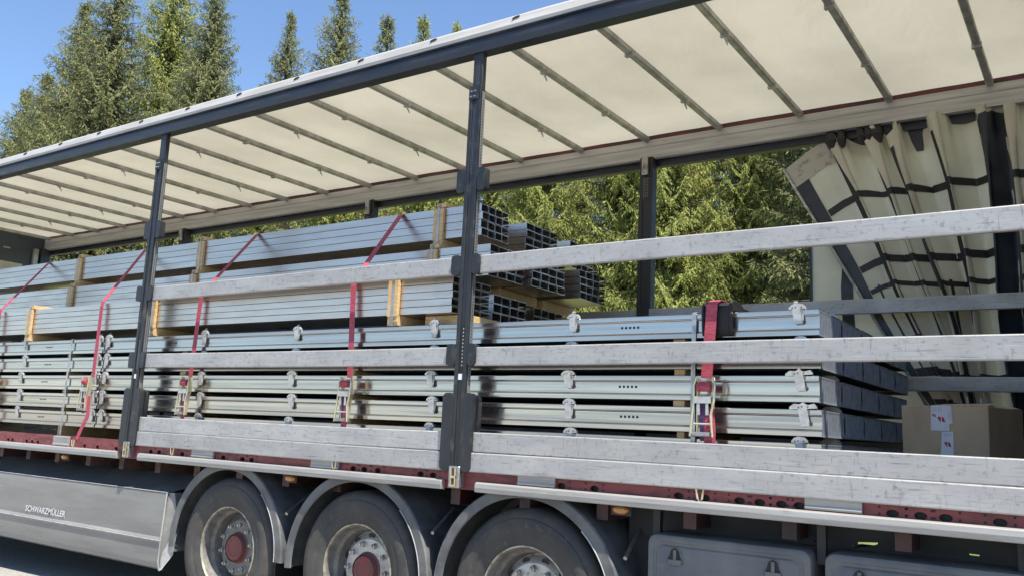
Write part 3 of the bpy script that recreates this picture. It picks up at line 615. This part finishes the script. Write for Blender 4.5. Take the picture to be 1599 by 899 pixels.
# ------------------------------------------------------------------ load: stacked deck panels
PY = 0.12; PH = 0.132; LZ = [2.120 - PH - 0.165 * k for k in range(5)][::-1]
prof_near = [(0.014, PH), (0.002, PH - 0.001), (0.0, PH - 0.004), (0.0, 0.106), (0.005, 0.103), (0.006, 0.100), (0.012, 0.096), (0.012, 0.036), (0.006, 0.033), (0.008, 0.029), (0.0, 0.025), (0.0, 0.002), (0.004, 0.0), (0.04, 0.0)]
def panel_mesh(name, L, wide):
    mb = MB(); mb.sheet(prof_near, 0, L); nf = len(mb.f)                  # near rail
    mb.sheet([(0.014, PH), (wide, PH), (wide, 0.0), (0.04, 0.0)], 0, L)   # deck, far rail and underside
    mb.add([(L - 0.30, 0.05, 0), (L - 0.30, wide, 0), (L - 0.30, wide, PH), (L - 0.30, 0.02, PH)], [(0, 1, 2, 3)])
    me = mb.mesh(name, [M['panel'], M['panel_deck_shade']])
    for i, p in enumerate(me.polygons): p.material_index = 0 if i < nf else 1
    return me
def end_rib_mesh(L, wide):
    mb = MB(); k = 15
    ys = [0.018 + (wide - 0.024) * i / (k - 1) for i in range(k)]
    for y in ys: mb.box(L - 0.10, L - 0.006, y, y + 0.003, 0.006, PH - 0.006)
    nf = len(mb.f)
    for y in ys: mb.box(L - 0.006, L - 0.001, y - 0.001, y + 0.004, 0.006, PH - 0.006)
    mb.box(L - 0.09, L - 0.001, 0.016, wide - 0.002, 0.0, 0.006).box(L - 0.09, L - 0.001, 0.016, wide - 0.002, PH - 0.007, PH - 0.001)
    me = mb.mesh('end_ribs', [M['panel_end_shade'], M['rib_edge']])
    for i, p in enumerate(me.polygons): p.material_index = 0 if i < nf else 1
    return me
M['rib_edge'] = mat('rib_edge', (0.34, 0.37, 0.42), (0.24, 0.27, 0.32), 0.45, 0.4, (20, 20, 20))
clip_me = MB()
clip_me.prism([(-0.030, 0.0), (0.022, 0.0), (0.034, -0.092), (-0.016, -0.092)], -0.007, -0.003, 'y')
clip_me.prism([(-0.050, 0.0), (-0.050, 0.012), (-0.030, 0.030), (0.0, 0.036), (0.035, 0.030), (0.052, 0.014), (0.054, 0.0)], -0.004, 0.018, 'y')
clip_me.tube([(-0.02, 0.02, 0.030), (-0.018, 0.02, 0.045), (0.0, 0.02, 0.048)], 0.008, 6)
clip_me.add([(0.026, -0.003, -0.002), (0.044, -0.003, -0.006), (0.040, -0.003, -0.08), (0.034, -0.003, -0.088)], [(0, 1, 2, 3)])
clip_me = clip_me.mesh('clip', M['clip'], smooth=30)
clip2_me = MB().prism([(-0.085, 0.0), (-0.082, 0.014), (-0.055, 0.030), (-0.02, 0.026), (0.0, 0.034), (0.03, 0.020), (0.07, 0.026), (0.082, 0.010), (0.082, 0.0)], -0.002, 0.022, 'y').tube([(0.0, 0.01, 0.03), (0.002, 0.01, 0.05)], 0.012, 8)
clip2_me.prism([(-0.030, 0.0), (0.025, 0.0), (0.038, -0.092), (-0.016, -0.092)], -0.007, -0.003, 'y')
clip2_me = clip2_me.mesh('clip', M['clip'], smooth=30)
pin_me = MB().disc((-0.026, -0.0047, 0.009), 0.006, 0.006, n=10).disc((-0.006, -0.0047, 0.012), 0.006, 0.006, n=10).disc((0.030, -0.0047, 0.010), 0.006, 0.005, n=10)
pin_me.add([(0.030, -0.0036, -0.006), (0.040, -0.0036, -0.008), (0.037, -0.0036, -0.03), (0.032, -0.0036, -0.03)], [(0, 1, 2, 3)]).disc((0.0375, -0.0078, -0.078), 0.005, 0.010, n=8)
pin_me = pin_me.mesh('clip_pins', M['clip_dark'])
hole_me = MB()
for k in range(5): hole_me.disc((-0.05 + 0.025 * k, 0.0112, 0.070), 0.0075, 0.0075, n=10)
hole_me = hole_me.mesh('hole_row', M['black'])
COLS = [(0.0, 0.43), (0.434, 0.43), (0.868, 0.43), (1.302, 0.43), (1.736, 0.43)]
def stack(name, label, x0, x1, clips, hols, cols, bands, blocks):
    T = thing(name, label, 'metal panels', ((x0 + x1) / 2, PY + 1.0, 1.2), 'stacks of long metal panels on the trailer')
    L = x1 - x0; near_me = panel_mesh('deck_panel', L, 0.43); rib = end_rib_mesh(L, 0.43)
    for k, z in enumerate(LZ):
        jx = [0.0, 0.004, -0.006, 0.003, -0.002][k]; jy = [0.004, 0.0, -0.003, 0.002, 0.0][k]
        for c, (y, wd) in enumerate(cols):
            p = obj('deck_panel', near_me, T, (x0 + jx + 0.003 * c, PY + jy + y, z))
            obj('end_ribs', rib, p)
            if c == 0:
                for ci, cx in enumerate(clips):
                    last = (ci == 0 and k in (1, 2))
                    q = obj('clip', clip2_me if last else clip_me, p, (cx - x0 + R.uniform(-0.012, 0.012), 0, PH + 0.001))
                    q.rotation_euler = (0, R.uniform(-0.07, 0.07), 0); q.scale = (R.uniform(0.74, 0.88), 1, R.uniform(0.82, 0.95))
                    obj('clip_pins', pin_me, q)
                for hx in hols: obj('hole_row', hole_me, p, (hx - x0, 0, 0))
            elif c == 1 and x1 > 0:
                obj('clip', clip_me, p, (L - 0.07, 0.0, PH + 0.001))
        for bx_ in blocks:
            zb = (LZ[k - 1] + PH) if k else 1.2005
            part('spacer_block', MB().box(bx_ - 0.025 + R.uniform(-0.02, 0.02), bx_ + 0.028, PY + 0.025, PY + 0.9, zb + 0.001, z - 0.001), 'wood', T)
    for bx_ in bands:
        part('steel_band', MB().ribbon([(bx_, PY + 1.9, 2.128), (bx_, PY + 0.02, 2.130), (bx_, PY - 0.006, 2.122), (bx_ - 0.003, PY - 0.010, 1.7), (bx_ + 0.002, PY - 0.008, 1.22)], 0.024, 0.002), 'band', T)
    return T
stack('panel_stack', 'five-layer stack of long silver metal panels whose ribbed ends show beside the cardboard box', -4.165, 2.105, (2.005, 0.69, -0.345, -1.665, -2.73, -4.10), (1.065, -3.17), COLS, (1.452,), (1.36, -1.09, -3.0))
stack('panel_stack', 'stack of silver metal panels left of the left dark post, reaching the front wall', -10.05, -4.185, (-4.25, -5.55, -6.9, -8.2, -9.6), (-5.12, -8.9), COLS[:2], (-4.70, -8.2), (-4.78, -7.2, -9.5))

# ------------------------------------------------------------------ load: bundles of channels
def channel_mesh(L, wd, h, t=0.0024):
    a = t; o = [(0.0, 0.001), (wd - 0.002, 0.001), (wd - 0.002, h * 0.42), (wd - 0.002 - a, h * 0.42), (wd - 0.002 - a, 0.001 + a), (a, 0.001 + a), (a, h - 0.003 - a), (wd - 0.002 - a, h - 0.003 - a), (wd - 0.002 - a, h * 0.58), (wd - 0.002, h * 0.58), (wd - 0.002, h - 0.003), (0.0, h - 0.003)]
    n = len(o); vs = [(0, p[0], p[1]) for p in o] + [(-L, p[0], p[1]) for p in o]
    fs = [(i, (i + 1) % n, n + (i + 1) % n, n + i) for i in range(n)]
    fs += [(0, 11, 6, 5), (11, 10, 7, 6), (0, 5, 4, 1), (1, 4, 3, 2), (7, 10, 9, 8)]
    return MB().add(vs, fs).mesh('channel', M['galv'])
def bundle(label, y0, ncol, wd, z0, nrow, h, xr, xl, battens, bearer_z, cover=True, by1=None):
    B = thing('channel_bundle', label, 'steel channels', ((xr + xl) / 2, y0 + ncol * wd / 2, z0), 'bundles of steel channels on top of the panels')
    me = channel_mesh(xr - xl, wd, h)
    for r_ in range(nrow):
        for c in range(ncol):
            obj('channel', me, B, (xr + R.uniform(-0.007, 0.007), y0 + c * wd + R.uniform(-0.0015, 0.0015), z0 + r_ * h))
    ztop = z0 + nrow * h; y1 = y0 + ncol * wd
    for bx_ in battens:
        part('bearer', MB().box(bx_ - 0.045, bx_ + 0.045, y0 - 0.02, by1 or (y1 + 0.05), bearer_z, z0 - 0.001), 'wood', B, bevel=0.003)
        if cover:
            part('batten', MB().box(bx_ - 0.050, bx_ + 0.045, y0 - 0.026, y0 - 0.001, z0 - 0.012, ztop - 0.005), 'wood', B, bevel=0.003)
            part('top_batten', MB().box(bx_ - 0.030, bx_ + 0.060, y0 - 0.016, y1 + 0.02, ztop + 0.001, ztop + 0.036), 'wood', B, bevel=0.003)
            part('steel_band', MB().ribbon([(bx_, y1, ztop + 0.038), (bx_, y0 - 0.015, ztop + 0.038), (bx_, y0 - 0.028, ztop - 0.005), (bx_, y0 - 0.028, z0), (bx_, y0 - 0.022, bearer_z - 0.001), (bx_, y1, bearer_z - 0.001)], 0.022, 0.002), 'band', B)
    return B
B1 = bundle('sunlit bundle of steel channels lying lowest and nearest, just behind the middle grey boards', 0.115, 4, 0.105, 2.195, 5, 0.0485, -0.215, -9.9, (-0.70, -3.45, -5.50, -8.3), 2.122)
part('bearer', MB().box(-0.50, -0.15, 0.20, 0.60, 2.124, 2.192), 'wood', B1, bevel=0.004)
bundle('shaded channel bundle in the bottom tier, right behind the sunlit one', 0.965, 4, 0.114, 2.195, 4, 0.067, -0.50, -6.5, (-0.95, -3.6), 2.122, False)
bundle('deepest channel bundle of the bottom tier, by the trailer far side', 1.63, 4, 0.114, 2.195, 4, 0.067, -0.56, -6.5, (-0.95, -3.6), 2.122, False)
bundle('nearest channel bundle of the middle tier, half hidden by the topmost side board', 0.68, 4, 0.112, 2.545, 4, 0.058, -0.34, -9.9, (-0.86, -3.75, -5.86, -8.6), 2.464)
bundle('middle channel bundle of the middle tier, its dark open ends below the topmost board', 1.17, 4, 0.118, 2.545, 4, 0.060, -0.29, -6.4, (-0.62, -3.6), 2.464, False)
bundle('farthest channel bundle of the middle tier, jutting right in front of the trees', 1.80, 4, 0.108, 2.545, 4, 0.060, -0.24, -6.4, (-0.62, -3.6), 2.464, False)
bundle('nearest channel bundle of the top tier, with wooden battens on its long side', 0.735, 4, 0.088, 2.862, 4, 0.060, -0.47, -9.9, (-0.86, -3.75, -5.86, -8.6), 2.782)
bundle('middle channel bundle of the top tier, its open ends just right of the dark post', 1.33, 4, 0.118, 2.862, 4, 0.058, -0.47, -6.4, (-0.9, -3.75), 2.782, False)
bundle('farthest channel bundle of the top tier, only its tip rising over the board', 2.03, 4, 0.105, 2.862, 4, 0.058, -0.48, -6.4, (-0.9, -3.75), 2.782, False)

# ------------------------------------------------------------------ lashing straps with ratchets
def ratchet(T, x, ztop, y, tilt=0.0):
    h = 0.30; s = []
    for sx in (-1, 1):
        a = x + sx * 0.040
        s.append(MB().prism([(y - 0.016, ztop), (y + 0.016, ztop), (y + 0.020, ztop - 0.09), (y + 0.006, ztop - 0.16), (y - 0.006, ztop - h), (y - 0.022, ztop - h), (y - 0.020, ztop - 0.10)], a - 0.003, a + 0.003, 'x'))
    root = part('ratchet_frame', s[0].add(s[1].v, s[1].f), 'zinc', T)
    side = MB()
    for sx in (-1, 1):
        side.tube([(x + sx * 0.046, y - 0.02, ztop + 0.005), (x + sx * 0.056, y - 0.028, ztop - 0.04), (x + sx * 0.054, y - 0.03, ztop - 0.12), (x + sx * 0.050 - 0.012, y - 0.03, ztop - 0.19), (x + sx * 0.060 - 0.012, y - 0.032, ztop - h)], 0.0065, 6)
    part('ratchet_handle', side, 'zinc', root)
    part('wound_webbing', MB().tube([(x - 0.036, y - 0.022, ztop - 0.045), (x + 0.036, y - 0.022, ztop - 0.045)], 0.025, 14), 'strap', root, smooth=40)
    bars = MB().box(x - 0.05, x + 0.04, y - 0.038, y - 0.028, ztop - 0.130, ztop - 0.095).box(x - 0.036, x - 0.020, y - 0.036, y - 0.028, ztop - 0.19, ztop - 0.13).box(x + 0.012, x + 0.026, y - 0.036, y - 0.028, ztop - 0.19, ztop - 0.13)
    bars.tube([(x - 0.055, y - 0.03, ztop - 0.235), (x + 0.04, y - 0.03, ztop - 0.235)], 0.006, 6)
    part('ratchet_pawl', bars, 'clip', root)
    part('handle_grip', MB().tube([(x - 0.062, y - 0.032, ztop - h + 0.012), (x + 0.036, y - 0.032, ztop - h + 0.012)], 0.013, 10), 'steel', root, smooth=40)
    part('inner_webbing', MB().ribbon([(x - 0.006, y - 0.010, ztop - 0.09), (x - 0.010, y - 0.012, ztop - 0.20), (x - 0.004, y - 0.008, ztop - h - 0.02)], 0.045, 0.003), 'strap_purple', root)
    return root
def sub(path, n=4):
    o = []
    for a, b in zip(path, path[1:]):
        for i in range(n): t = i / n; o.append(tuple(a[j] + (b[j] - a[j]) * t for j in range(3)))
    return o + [path[-1]]
def hook(T, x, y, z):
    part('strap_hook', MB().tube([(x - 0.02, y - 0.012, z + 0.05), (x - 0.012, y - 0.012, z), (x, y - 0.004, z - 0.02), (x + 0.012, y - 0.012, z), (x + 0.02, y - 0.012, z + 0.05), (x - 0.02, y - 0.012, z + 0.05)], 0.006, 6), 'zinc', T)
def lashing(label, path, rx, rz, ry, tail=None, wid=0.048):
    T = thing('lashing_strap', label, 'strap', (rx, ry, 1.2), 'red lashing straps over the load')
    part('webbing', MB().ribbon(sub(path, 5), wid, 0.004), 'strap', T)
    if rz: ratchet(T, rx, rz, ry)
    if tail: part('strap_tail', MB().ribbon(sub(tail, 4), wid, 0.004), 'strap', T)
    hook(T, rx, -0.004, 1.165)
    return T
zt = 3.108
lashing('red lashing strap right of the thick middle post, running over a black edge protector', [(1.55, 2.42, 2.20), (1.56, 0.16, 2.192), (1.575, 0.10, 2.182), (1.572, 0.062, 2.155), (1.565, 0.062, 2.05), (1.545, 0.06, 1.77)], 1.545, 1.77, 0.055, [(1.56, 0.05, 1.62), (1.575, 0.035, 1.50), (1.575, 0.03, 1.22)], 0.060)
lashing('red lashing strap left of the thick middle post, slanting off the top bundle', [(-1.30, 2.45, zt), (-1.262, 0.76, zt), (-1.255, 0.722, 3.09), (-1.078, 0.095, 2.455), (-1.072, 0.082, 2.41), (-1.03, 0.07, 1.77)], -1.03, 1.77, 0.055, [(-1.01, 0.045, 1.60), (-1.015, 0.03, 1.46), (-1.03, 0.02, 1.22)])
lashing('red lashing strap just right of the left dark post', [(-3.0, 2.45, zt), (-2.972, 0.76, zt), (-2.965, 0.722, 3.09), (-2.79, 0.095, 2.455), (-2.784, 0.082, 2.41), (-2.80, 0.07, 1.77)], -2.81, 1.77, 0.055, [(-2.80, 0.045, 1.60), (-2.79, 0.03, 1.46), (-2.80, 0.02, 1.22)])
lashing('red lashing strap left of the left dark post, its hook on the red side member', [(-4.7, 2.45, zt), (-4.665, 0.76, zt), (-4.66, 0.722, 3.09), (-4.225, 0.095, 2.455), (-4.218, 0.082, 2.41), (-4.20, 0.07, 1.77)], -4.24, 1.77, 0.055, [(-4.18, 0.045, 1.60), (-4.14, 0.03, 1.43), (-4.17, 0.024, 1.37), (-4.235, 0.010, 1.22)])
lashing('red lashing strap slanting down at the left edge of the picture', [(-6.55, 2.45, zt), (-6.515, 0.76, zt), (-6.51, 0.722, 3.09), (-6.09, 0.095, 2.455), (-6.08, 0.082, 2.41), (-6.07, 0.07, 1.77)], -6.08, 1.77, 0.055, [(-6.05, 0.045, 1.60), (-6.03, 0.03, 1.43), (-6.08, 0.012, 1.22)])
ep = MB()
arc = [(0.098 + 0.0, 1.995), (0.088, 2.03), (0.082, 2.10), (0.085, 2.14), (0.10, 2.165), (0.14, 2.175), (0.22, 2.172), (0.30, 2.14)]
ep.prism(arc + [(0.30, 2.128), (0.115, 2.128), (0.114, 1.995)], 1.505, 1.665, 'x')
for x in (1.508, 1.655): ep.prism([(y - 0.010 if i < 4 else y, z + (0.012 if i >= 3 else 0)) for i, (y, z) in enumerate(arc)] + [(0.30, 2.128), (0.115, 2.128), (0.114, 1.995)], x, x + 0.014, 'x')
tag(part('edge_protector', ep, 'black', None, bevel=0.004), 'black plastic edge protector under the strap on the top panel edge', 'edge protector')

# ------------------------------------------------------------------ cardboard box
CB = thing('cardboard_box', 'brown cardboard box with white labels standing behind the lower boards at the right', 'box', (2.54, 1.12, 1.2))
part('box_body', MB().add([(2.322, 0.95, 1.202), (2.738, 0.95, 1.202), (2.866, 1.285, 1.202), (2.45, 1.285, 1.202), (2.317, 0.95, 1.692), (2.740, 0.95, 1.693), (2.873, 1.285, 1.692), (2.45, 1.285, 1.692)],
     [(0, 3, 2, 1), (4, 5, 6, 7), (0, 1, 5, 4), (1, 2, 6, 5), (2, 3, 7, 6), (3, 0, 4, 7)]), 'card', CB, bevel=0.003)
part('box_flap', MB().add([(2.46, 0.953, 1.694), (2.735, 0.953, 1.695), (2.77, 1.05, 1.715), (2.52, 1.05, 1.708)], [(0, 1, 2, 3)]), 'card', CB)
part('box_flap', MB().add([(2.75, 0.98, 1.695), (2.868, 1.27, 1.695), (2.84, 1.27, 1.704), (2.72, 1.0, 1.704)], [(0, 1, 2, 3)]), 'card', CB)
def plabel(pts, marks, greys):
    l = part('label', MB().add([(p[0], 0.9465, p[1]) for p in pts], [tuple(range(len(pts)))]), 'paper', CB)
    for (x, z, s) in marks:
        part('red_print', MB().add([(x - s, 0.9455, z + s * 0.6), (x - s * 0.1, 0.9455, z + s * 0.7), (x - s * 0.1, 0.9455, z - s * 0.8), (x - s * 0.6, 0.9455, z - s * 0.2)], [(0, 1, 2, 3)]).add([(x + s * 0.05, 0.9455, z + s * 0.7), (x + s * 0.6, 0.9455, z + s * 0.5), (x + s, 0.9455, z - s * 0.8), (x + s * 0.2, 0.9455, z - s * 0.6)], [(0, 1, 2, 3)]), 'print_red', l)
    g = MB()
    for (x0, x1, z0, z1) in greys: g.add([(x0, 0.9455, z0), (x1, 0.9455, z0), (x1, 0.9455, z1), (x0, 0.9455, z1)], [(0, 1, 2, 3)])
    if greys: part('grey_print', g, 'print_grey', l)
plabel([(2.468, 1.695), (2.565, 1.695), (2.57, 1.6), (2.554, 1.598), (2.554, 1.561), (2.463, 1.561)], [(2.516, 1.621, 0.02), (2.481, 1.641, 0.011)], [(2.477, 2.48, 1.659, 1.688), (2.49, 2.493, 1.659, 1.688), (2.503, 2.506, 1.659, 1.688), (2.516, 2.519, 1.659, 1.688), (2.552, 2.555, 1.624, 1.665), (2.561, 2.563, 1.611, 1.67)])
plabel([(2.518, 1.556), (2.571, 1.557), (2.57, 1.407), (2.505, 1.407)], [(2.543, 1.49, 0.018)], [(2.522, 2.524, 1.531, 1.549), (2.528, 2.531, 1.531, 1.549), (2.535, 2.537, 1.531, 1.549), (2.541, 2.543, 1.531, 1.549), (2.548, 2.55, 1.531, 1.549), (2.554, 2.556, 1.531, 1.549), (2.561, 2.563, 1.531, 1.549)])
part('string', MB().tube([(2.645, 0.99, 1.71), (2.628, 1.06, 1.75)], 0.003, 5), 'band', CB)
part('string', MB().tube([(2.705, 0.99, 1.69), (2.702, 1.01, 1.735)], 0.004, 5), 'band', CB)

# ------------------------------------------------------------------ spruces
def spruce_mesh(seed, H, Rad, low, mname, dens=1.0, gap=0.0):
    rng = np.random.default_rng(seed); quads = []; tints = []
    twigs = MB(); z = low
    def blades(P, D, Ln, Wd, tint):
        # P, D: (n,3); a thin rhombic spray at each, randomly rolled
        n = len(P); up = rng.normal(0, 0.55, (n, 3)) + np.array([0, 0, 0.75]); ax = P[:, :2] / (np.linalg.norm(P[:, :2], axis=1, keepdims=True) + 1e-6); up[:, :2] += 0.6 * ax; S = np.cross(D, up); S /= np.linalg.norm(S, axis=1, keepdims=True) + 1e-9
        a = P; b = P + D * (Ln * 0.45)[:, None] + S * (Wd / 2)[:, None]; c = P + D * Ln[:, None]; d = P + D * (Ln * 0.45)[:, None] - S * (Wd / 2)[:, None]
        quads.append(np.stack([a, b, c, d], 1)); tints.append(tint)
    while z < H - 0.15:
        f = 1 - z / H; L0 = Rad * (f ** 0.72) * (0.55 + 0.45 * min(1, f * 9)); nb = int(rng.integers(5, 8))
        a0 = rng.uniform(0, 6.28)
        for k in range(nb):
            if rng.random() < gap: continue
            az = a0 + k * 6.283 / nb + rng.normal(0, 0.16); L = max(0.22, L0 * rng.uniform(0.62, 1.16)); zz = z + rng.uniform(-0.12, 0.12)
            rise = 0.45 - 0.85 * min(1, f * 1.3) + rng.normal(0, 0.07); n = max(5, int(L / 0.072 * dens)); t = (np.arange(n) + rng.random(n)) / n
            dirv = np.array([cos(az), sin(az), 0.0]); side = np.array([-sin(az), cos(az), 0.0])
            sag = rise * t + (-0.30 * t * (1 - t) * 1.2 + 0.16 * t ** 3) * min(1, 0.4 + f)
            Pc = dirv[None] * (t * L)[:, None] + np.array([0, 0, zz])[None] + np.array([0, 0, 1.0])[None] * (sag * L)[:, None]
            if L > 0.6:
                ts = [0, 0.35, 0.7, 1.0]
                twigs.tube([tuple(dirv * tt * L + np.array([0, 0, zz + L * (rise * tt + (-0.36 * tt * (1 - tt) + 0.16 * tt ** 3) * min(1, 0.4 + f))])) for tt in ts], [0.012 + 0.012 * L, 0.009 + 0.008 * L, 0.006 + 0.003 * L, 0.004], 4, cap=False)
            for sgn in (-1, 1):
                tl = (0.10 + 0.30 * L * np.sin(np.pi * np.clip(0.12 + t * 0.84, 0, 1)) ** 0.8 * (1.05 - 0.6 * t)) * rng.uniform(0.6, 1.25, n)
                td = side[None] * sgn * rng.uniform(0.65, 1.0, n)[:, None] + dirv[None] * rng.uniform(0.25, 0.85, n)[:, None] + np.array([0, 0, -1.0])[None] * rng.uniform(0.35, 1.7, n)[:, None]
                td /= np.linalg.norm(td, axis=1, keepdims=True)
                m = np.maximum(2, (tl / 0.040).astype(int)); idx = np.repeat(np.arange(n), m); N = len(idx)
                s = rng.random(N); P = Pc[idx] + td[idx] * (s * tl[idx])[:, None]
                D = td[idx] + rng.normal(0, 0.42, (N, 3)) + np.array([0, 0, -0.75])[None]; D /= np.linalg.norm(D, axis=1, keepdims=True)
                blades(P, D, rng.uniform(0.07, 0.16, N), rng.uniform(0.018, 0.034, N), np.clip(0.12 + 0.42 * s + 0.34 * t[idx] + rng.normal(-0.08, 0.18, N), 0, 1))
            m = n * 2; ti = rng.random(m); base = dirv[None] * (ti * L)[:, None] + np.array([0, 0, zz])[None] + np.array([0, 0, 1.0])[None] * ((rise * ti + (-0.36 * ti * (1 - ti) + 0.16 * ti ** 3) * min(1, 0.4 + f)) * L)[:, None]
            D = dirv[None] + rng.normal(0, 0.55, (m, 3)); D /= np.linalg.norm(D, axis=1, keepdims=True)
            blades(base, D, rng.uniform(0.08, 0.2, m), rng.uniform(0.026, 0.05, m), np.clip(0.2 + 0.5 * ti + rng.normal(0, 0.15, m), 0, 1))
        z += 0.225 * (0.75 + 0.5 * rng.random()) * (0.65 + 0.5 * f)
    m = 60; ti = rng.random(m); P = np.stack([np.zeros(m), np.zeros(m), H - 0.9 * ti], 1); D = rng.normal(0, 0.6, (m, 3)) + np.array([0, 0, 0.7]); D /= np.linalg.norm(D, axis=1, keepdims=True)
    blades(P, D, rng.uniform(0.08, 0.2, m), np.full(m, 0.035), rng.random(m) * 0.6)
    Q = np.concatenate(quads); T_ = np.concatenate(tints); n = len(Q)
    me = bpy.data.meshes.new('crown'); me.vertices.add(n * 4); me.vertices.foreach_set('co', Q.reshape(-1).astype(np.float32))
    me.loops.add(n * 4); me.loops.foreach_set('vertex_index', np.arange(n * 4, dtype=np.int32))
    me.polygons.add(n); me.polygons.foreach_set('loop_start', np.arange(0, n * 4, 4, dtype=np.int32))
    me.update(calc_edges=True)
    at = me.attributes.new('tint', 'FLOAT', 'FACE'); at.data.foreach_set('value', T_.astype(np.float32))
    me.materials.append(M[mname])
    tk = twigs; tk.tube([(0.03 * sin(i * 1.7), 0.03 * cos(i * 1.3), H * i / 8) for i in range(9)], [0.20 * (1 - i / 8.2) * H / 18 + 0.015 for i in range(9)], 9)
    return me, tk.mesh('trunk', M['bark'], smooth=50), n
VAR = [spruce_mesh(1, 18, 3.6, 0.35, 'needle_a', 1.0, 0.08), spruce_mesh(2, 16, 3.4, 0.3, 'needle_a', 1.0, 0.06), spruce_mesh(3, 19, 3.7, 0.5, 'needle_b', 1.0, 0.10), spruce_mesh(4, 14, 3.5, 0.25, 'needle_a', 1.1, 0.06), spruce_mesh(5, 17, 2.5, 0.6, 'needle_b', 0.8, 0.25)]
VH = [18, 16, 19, 14, 17]
print('blades', [v[2] for v in VAR])
GT = 'spruces behind the trailer'
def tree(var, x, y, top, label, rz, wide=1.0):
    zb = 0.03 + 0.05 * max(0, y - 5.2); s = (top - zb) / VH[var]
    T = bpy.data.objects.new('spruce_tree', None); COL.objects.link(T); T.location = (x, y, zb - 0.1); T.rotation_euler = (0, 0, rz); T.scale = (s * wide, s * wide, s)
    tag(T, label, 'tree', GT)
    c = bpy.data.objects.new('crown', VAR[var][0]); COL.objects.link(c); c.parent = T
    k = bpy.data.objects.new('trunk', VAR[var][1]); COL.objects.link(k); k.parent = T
for a in [
    (2, -49.6, 20.0, 20.6, 'outermost spruce at the left edge, only its sloping right side in view', 0.3, 1.45),
    (2, -44.2, 18.5, 20.0, 'sunlit spruce second from the left, its top short of the picture edge', 1.3, 1.3),
    (2, -38.2, 17.0, 22.0, 'broad sunlit spruce third from the left, its top at the picture edge', 2.2, 1.25),
    (2, -32.6, 15.5, 22.2, 'tall broad spruce in the middle of the left clump whose top leaves the picture', 4.9, 1.15),
    (0, -33.8, 19.0, 24.5, 'tall greener spruce standing behind the broad one of the left clump', 3.1, 1.1),
    (2, -27.6, 17.0, 20.6, 'spruce at the right side of the tall left clump', 4.0, 1.05),
    (4, -34.6, 22.0, 22.4, 'thin open spruce half hidden inside the tall left clump', 2.0, 1.2),
    (2, -26.2, 20.0, 19.8, 'lone dark spruce top just right of the left clump', 5.1, 0.95),
    (2, -20.8, 18.0, 18.6, 'tallest of the dark lone spruces above the roof rail, second from the left clump', 0.2, 1.1),
    (4, -24.1, 24.0, 20.9, 'thin spruce tip above the roof rail, third of the lone tips', 3.3, 1.2),
    (1, -23.6, 26.0, 21.6, 'slender spruce tip above the roof rail, fourth of the lone tips', 1.1, 0.95),
    (0, -23.1, 28.0, 22.1, 'small spruce tip farthest right above the roof rail', 2.6, 0.8)]: tree(*a)
GL = 'green spruce deep in the wood behind the sunlit front row'
for a in [(1, -12.4, 17.0, 13.4, 0.4, 0.95, 'sunlit spruce showing above the channel bundles, left of the far dark post'),
          (0, -9.9, 16.2, 13.8, 2.4, 0.95, 'sunlit yellow-green spruce showing over the tips of the middle bundles'),
          (3, -7.9, 17.2, 13.2, 4.4, 0.95, 'sunlit spruce right behind the far dark post'),
          (1, -6.0, 16.4, 13.6, 3.6, 0.95, 'sunlit spruce just right of the far dark post'),
          (0, -4.4, 17.4, 13.4, 1.4, 0.95, 'sunlit spruce midway between the far dark post and the gathered curtain'),
          (2, -3.0, 18.0, 14.0, 5.5, 0.9, 'dark spruce left of the thin one beside the gathered curtain'),
          (3, -15.4, 17.5, 13.2, 3.0, 1.0, 'spruce glimpsed above the top bundle, right of the second far post'),
          (1, -19.4, 17.2, 13.6, 5.2, 1.05, 'spruce glimpsed above the top bundle between the second and third far posts'),
          (0, -24.4, 18.0, 13.8, 0.8, 1.1, 'spruce glimpsed left of the third far post'),
          (3, -29.5, 18.6, 14.0, 2.0, 1.1, 'spruce glimpsed beside the front wall under the far roof rail'),
          (2, -11.2, 20.5, 14.2, 1.9, 1.0, GL), (0, -8.9, 20.8, 14.6, 3.7, 1.0, GL), (1, -13.9, 21.0, 13.6, 0.1, 1.0, GL), (2, -6.8, 20.2, 14.4, 2.9, 1.0, GL), (0, -5.0, 21.5, 14.6, 5.0, 1.0, GL), (1, -17.6, 21.5, 13.6, 1.0, 1.0, GL), (2, -22.0, 22.0, 14.0, 4.1, 1.1, GL), (0, -26.8, 22.5, 14.4, 2.7, 1.1, GL)]:
    tree(a[0], a[1], a[2], a[3], a[6], a[4], a[5])
tree(4, -1.9, 16.2, 14.2, 'thin dark spruce nearest the left edge of the gathered curtain', 1.0, 1.3)
tree(2, 3.4, 15.5, 13.0, 'dark spruce hidden mostly behind the gathered curtain', 2.0, 1.0)
for o in bpy.data.objects:
    if o.name.split('.')[0] in ('rivet_holes', 'clip_pins', 'perforation', 'strip_perforation', 'far_perforation', 'slot_holes', 'hole_row', 'grey_print', 'end_ribs', 'front_wall_slots'): o['kind'] = 'stuff'
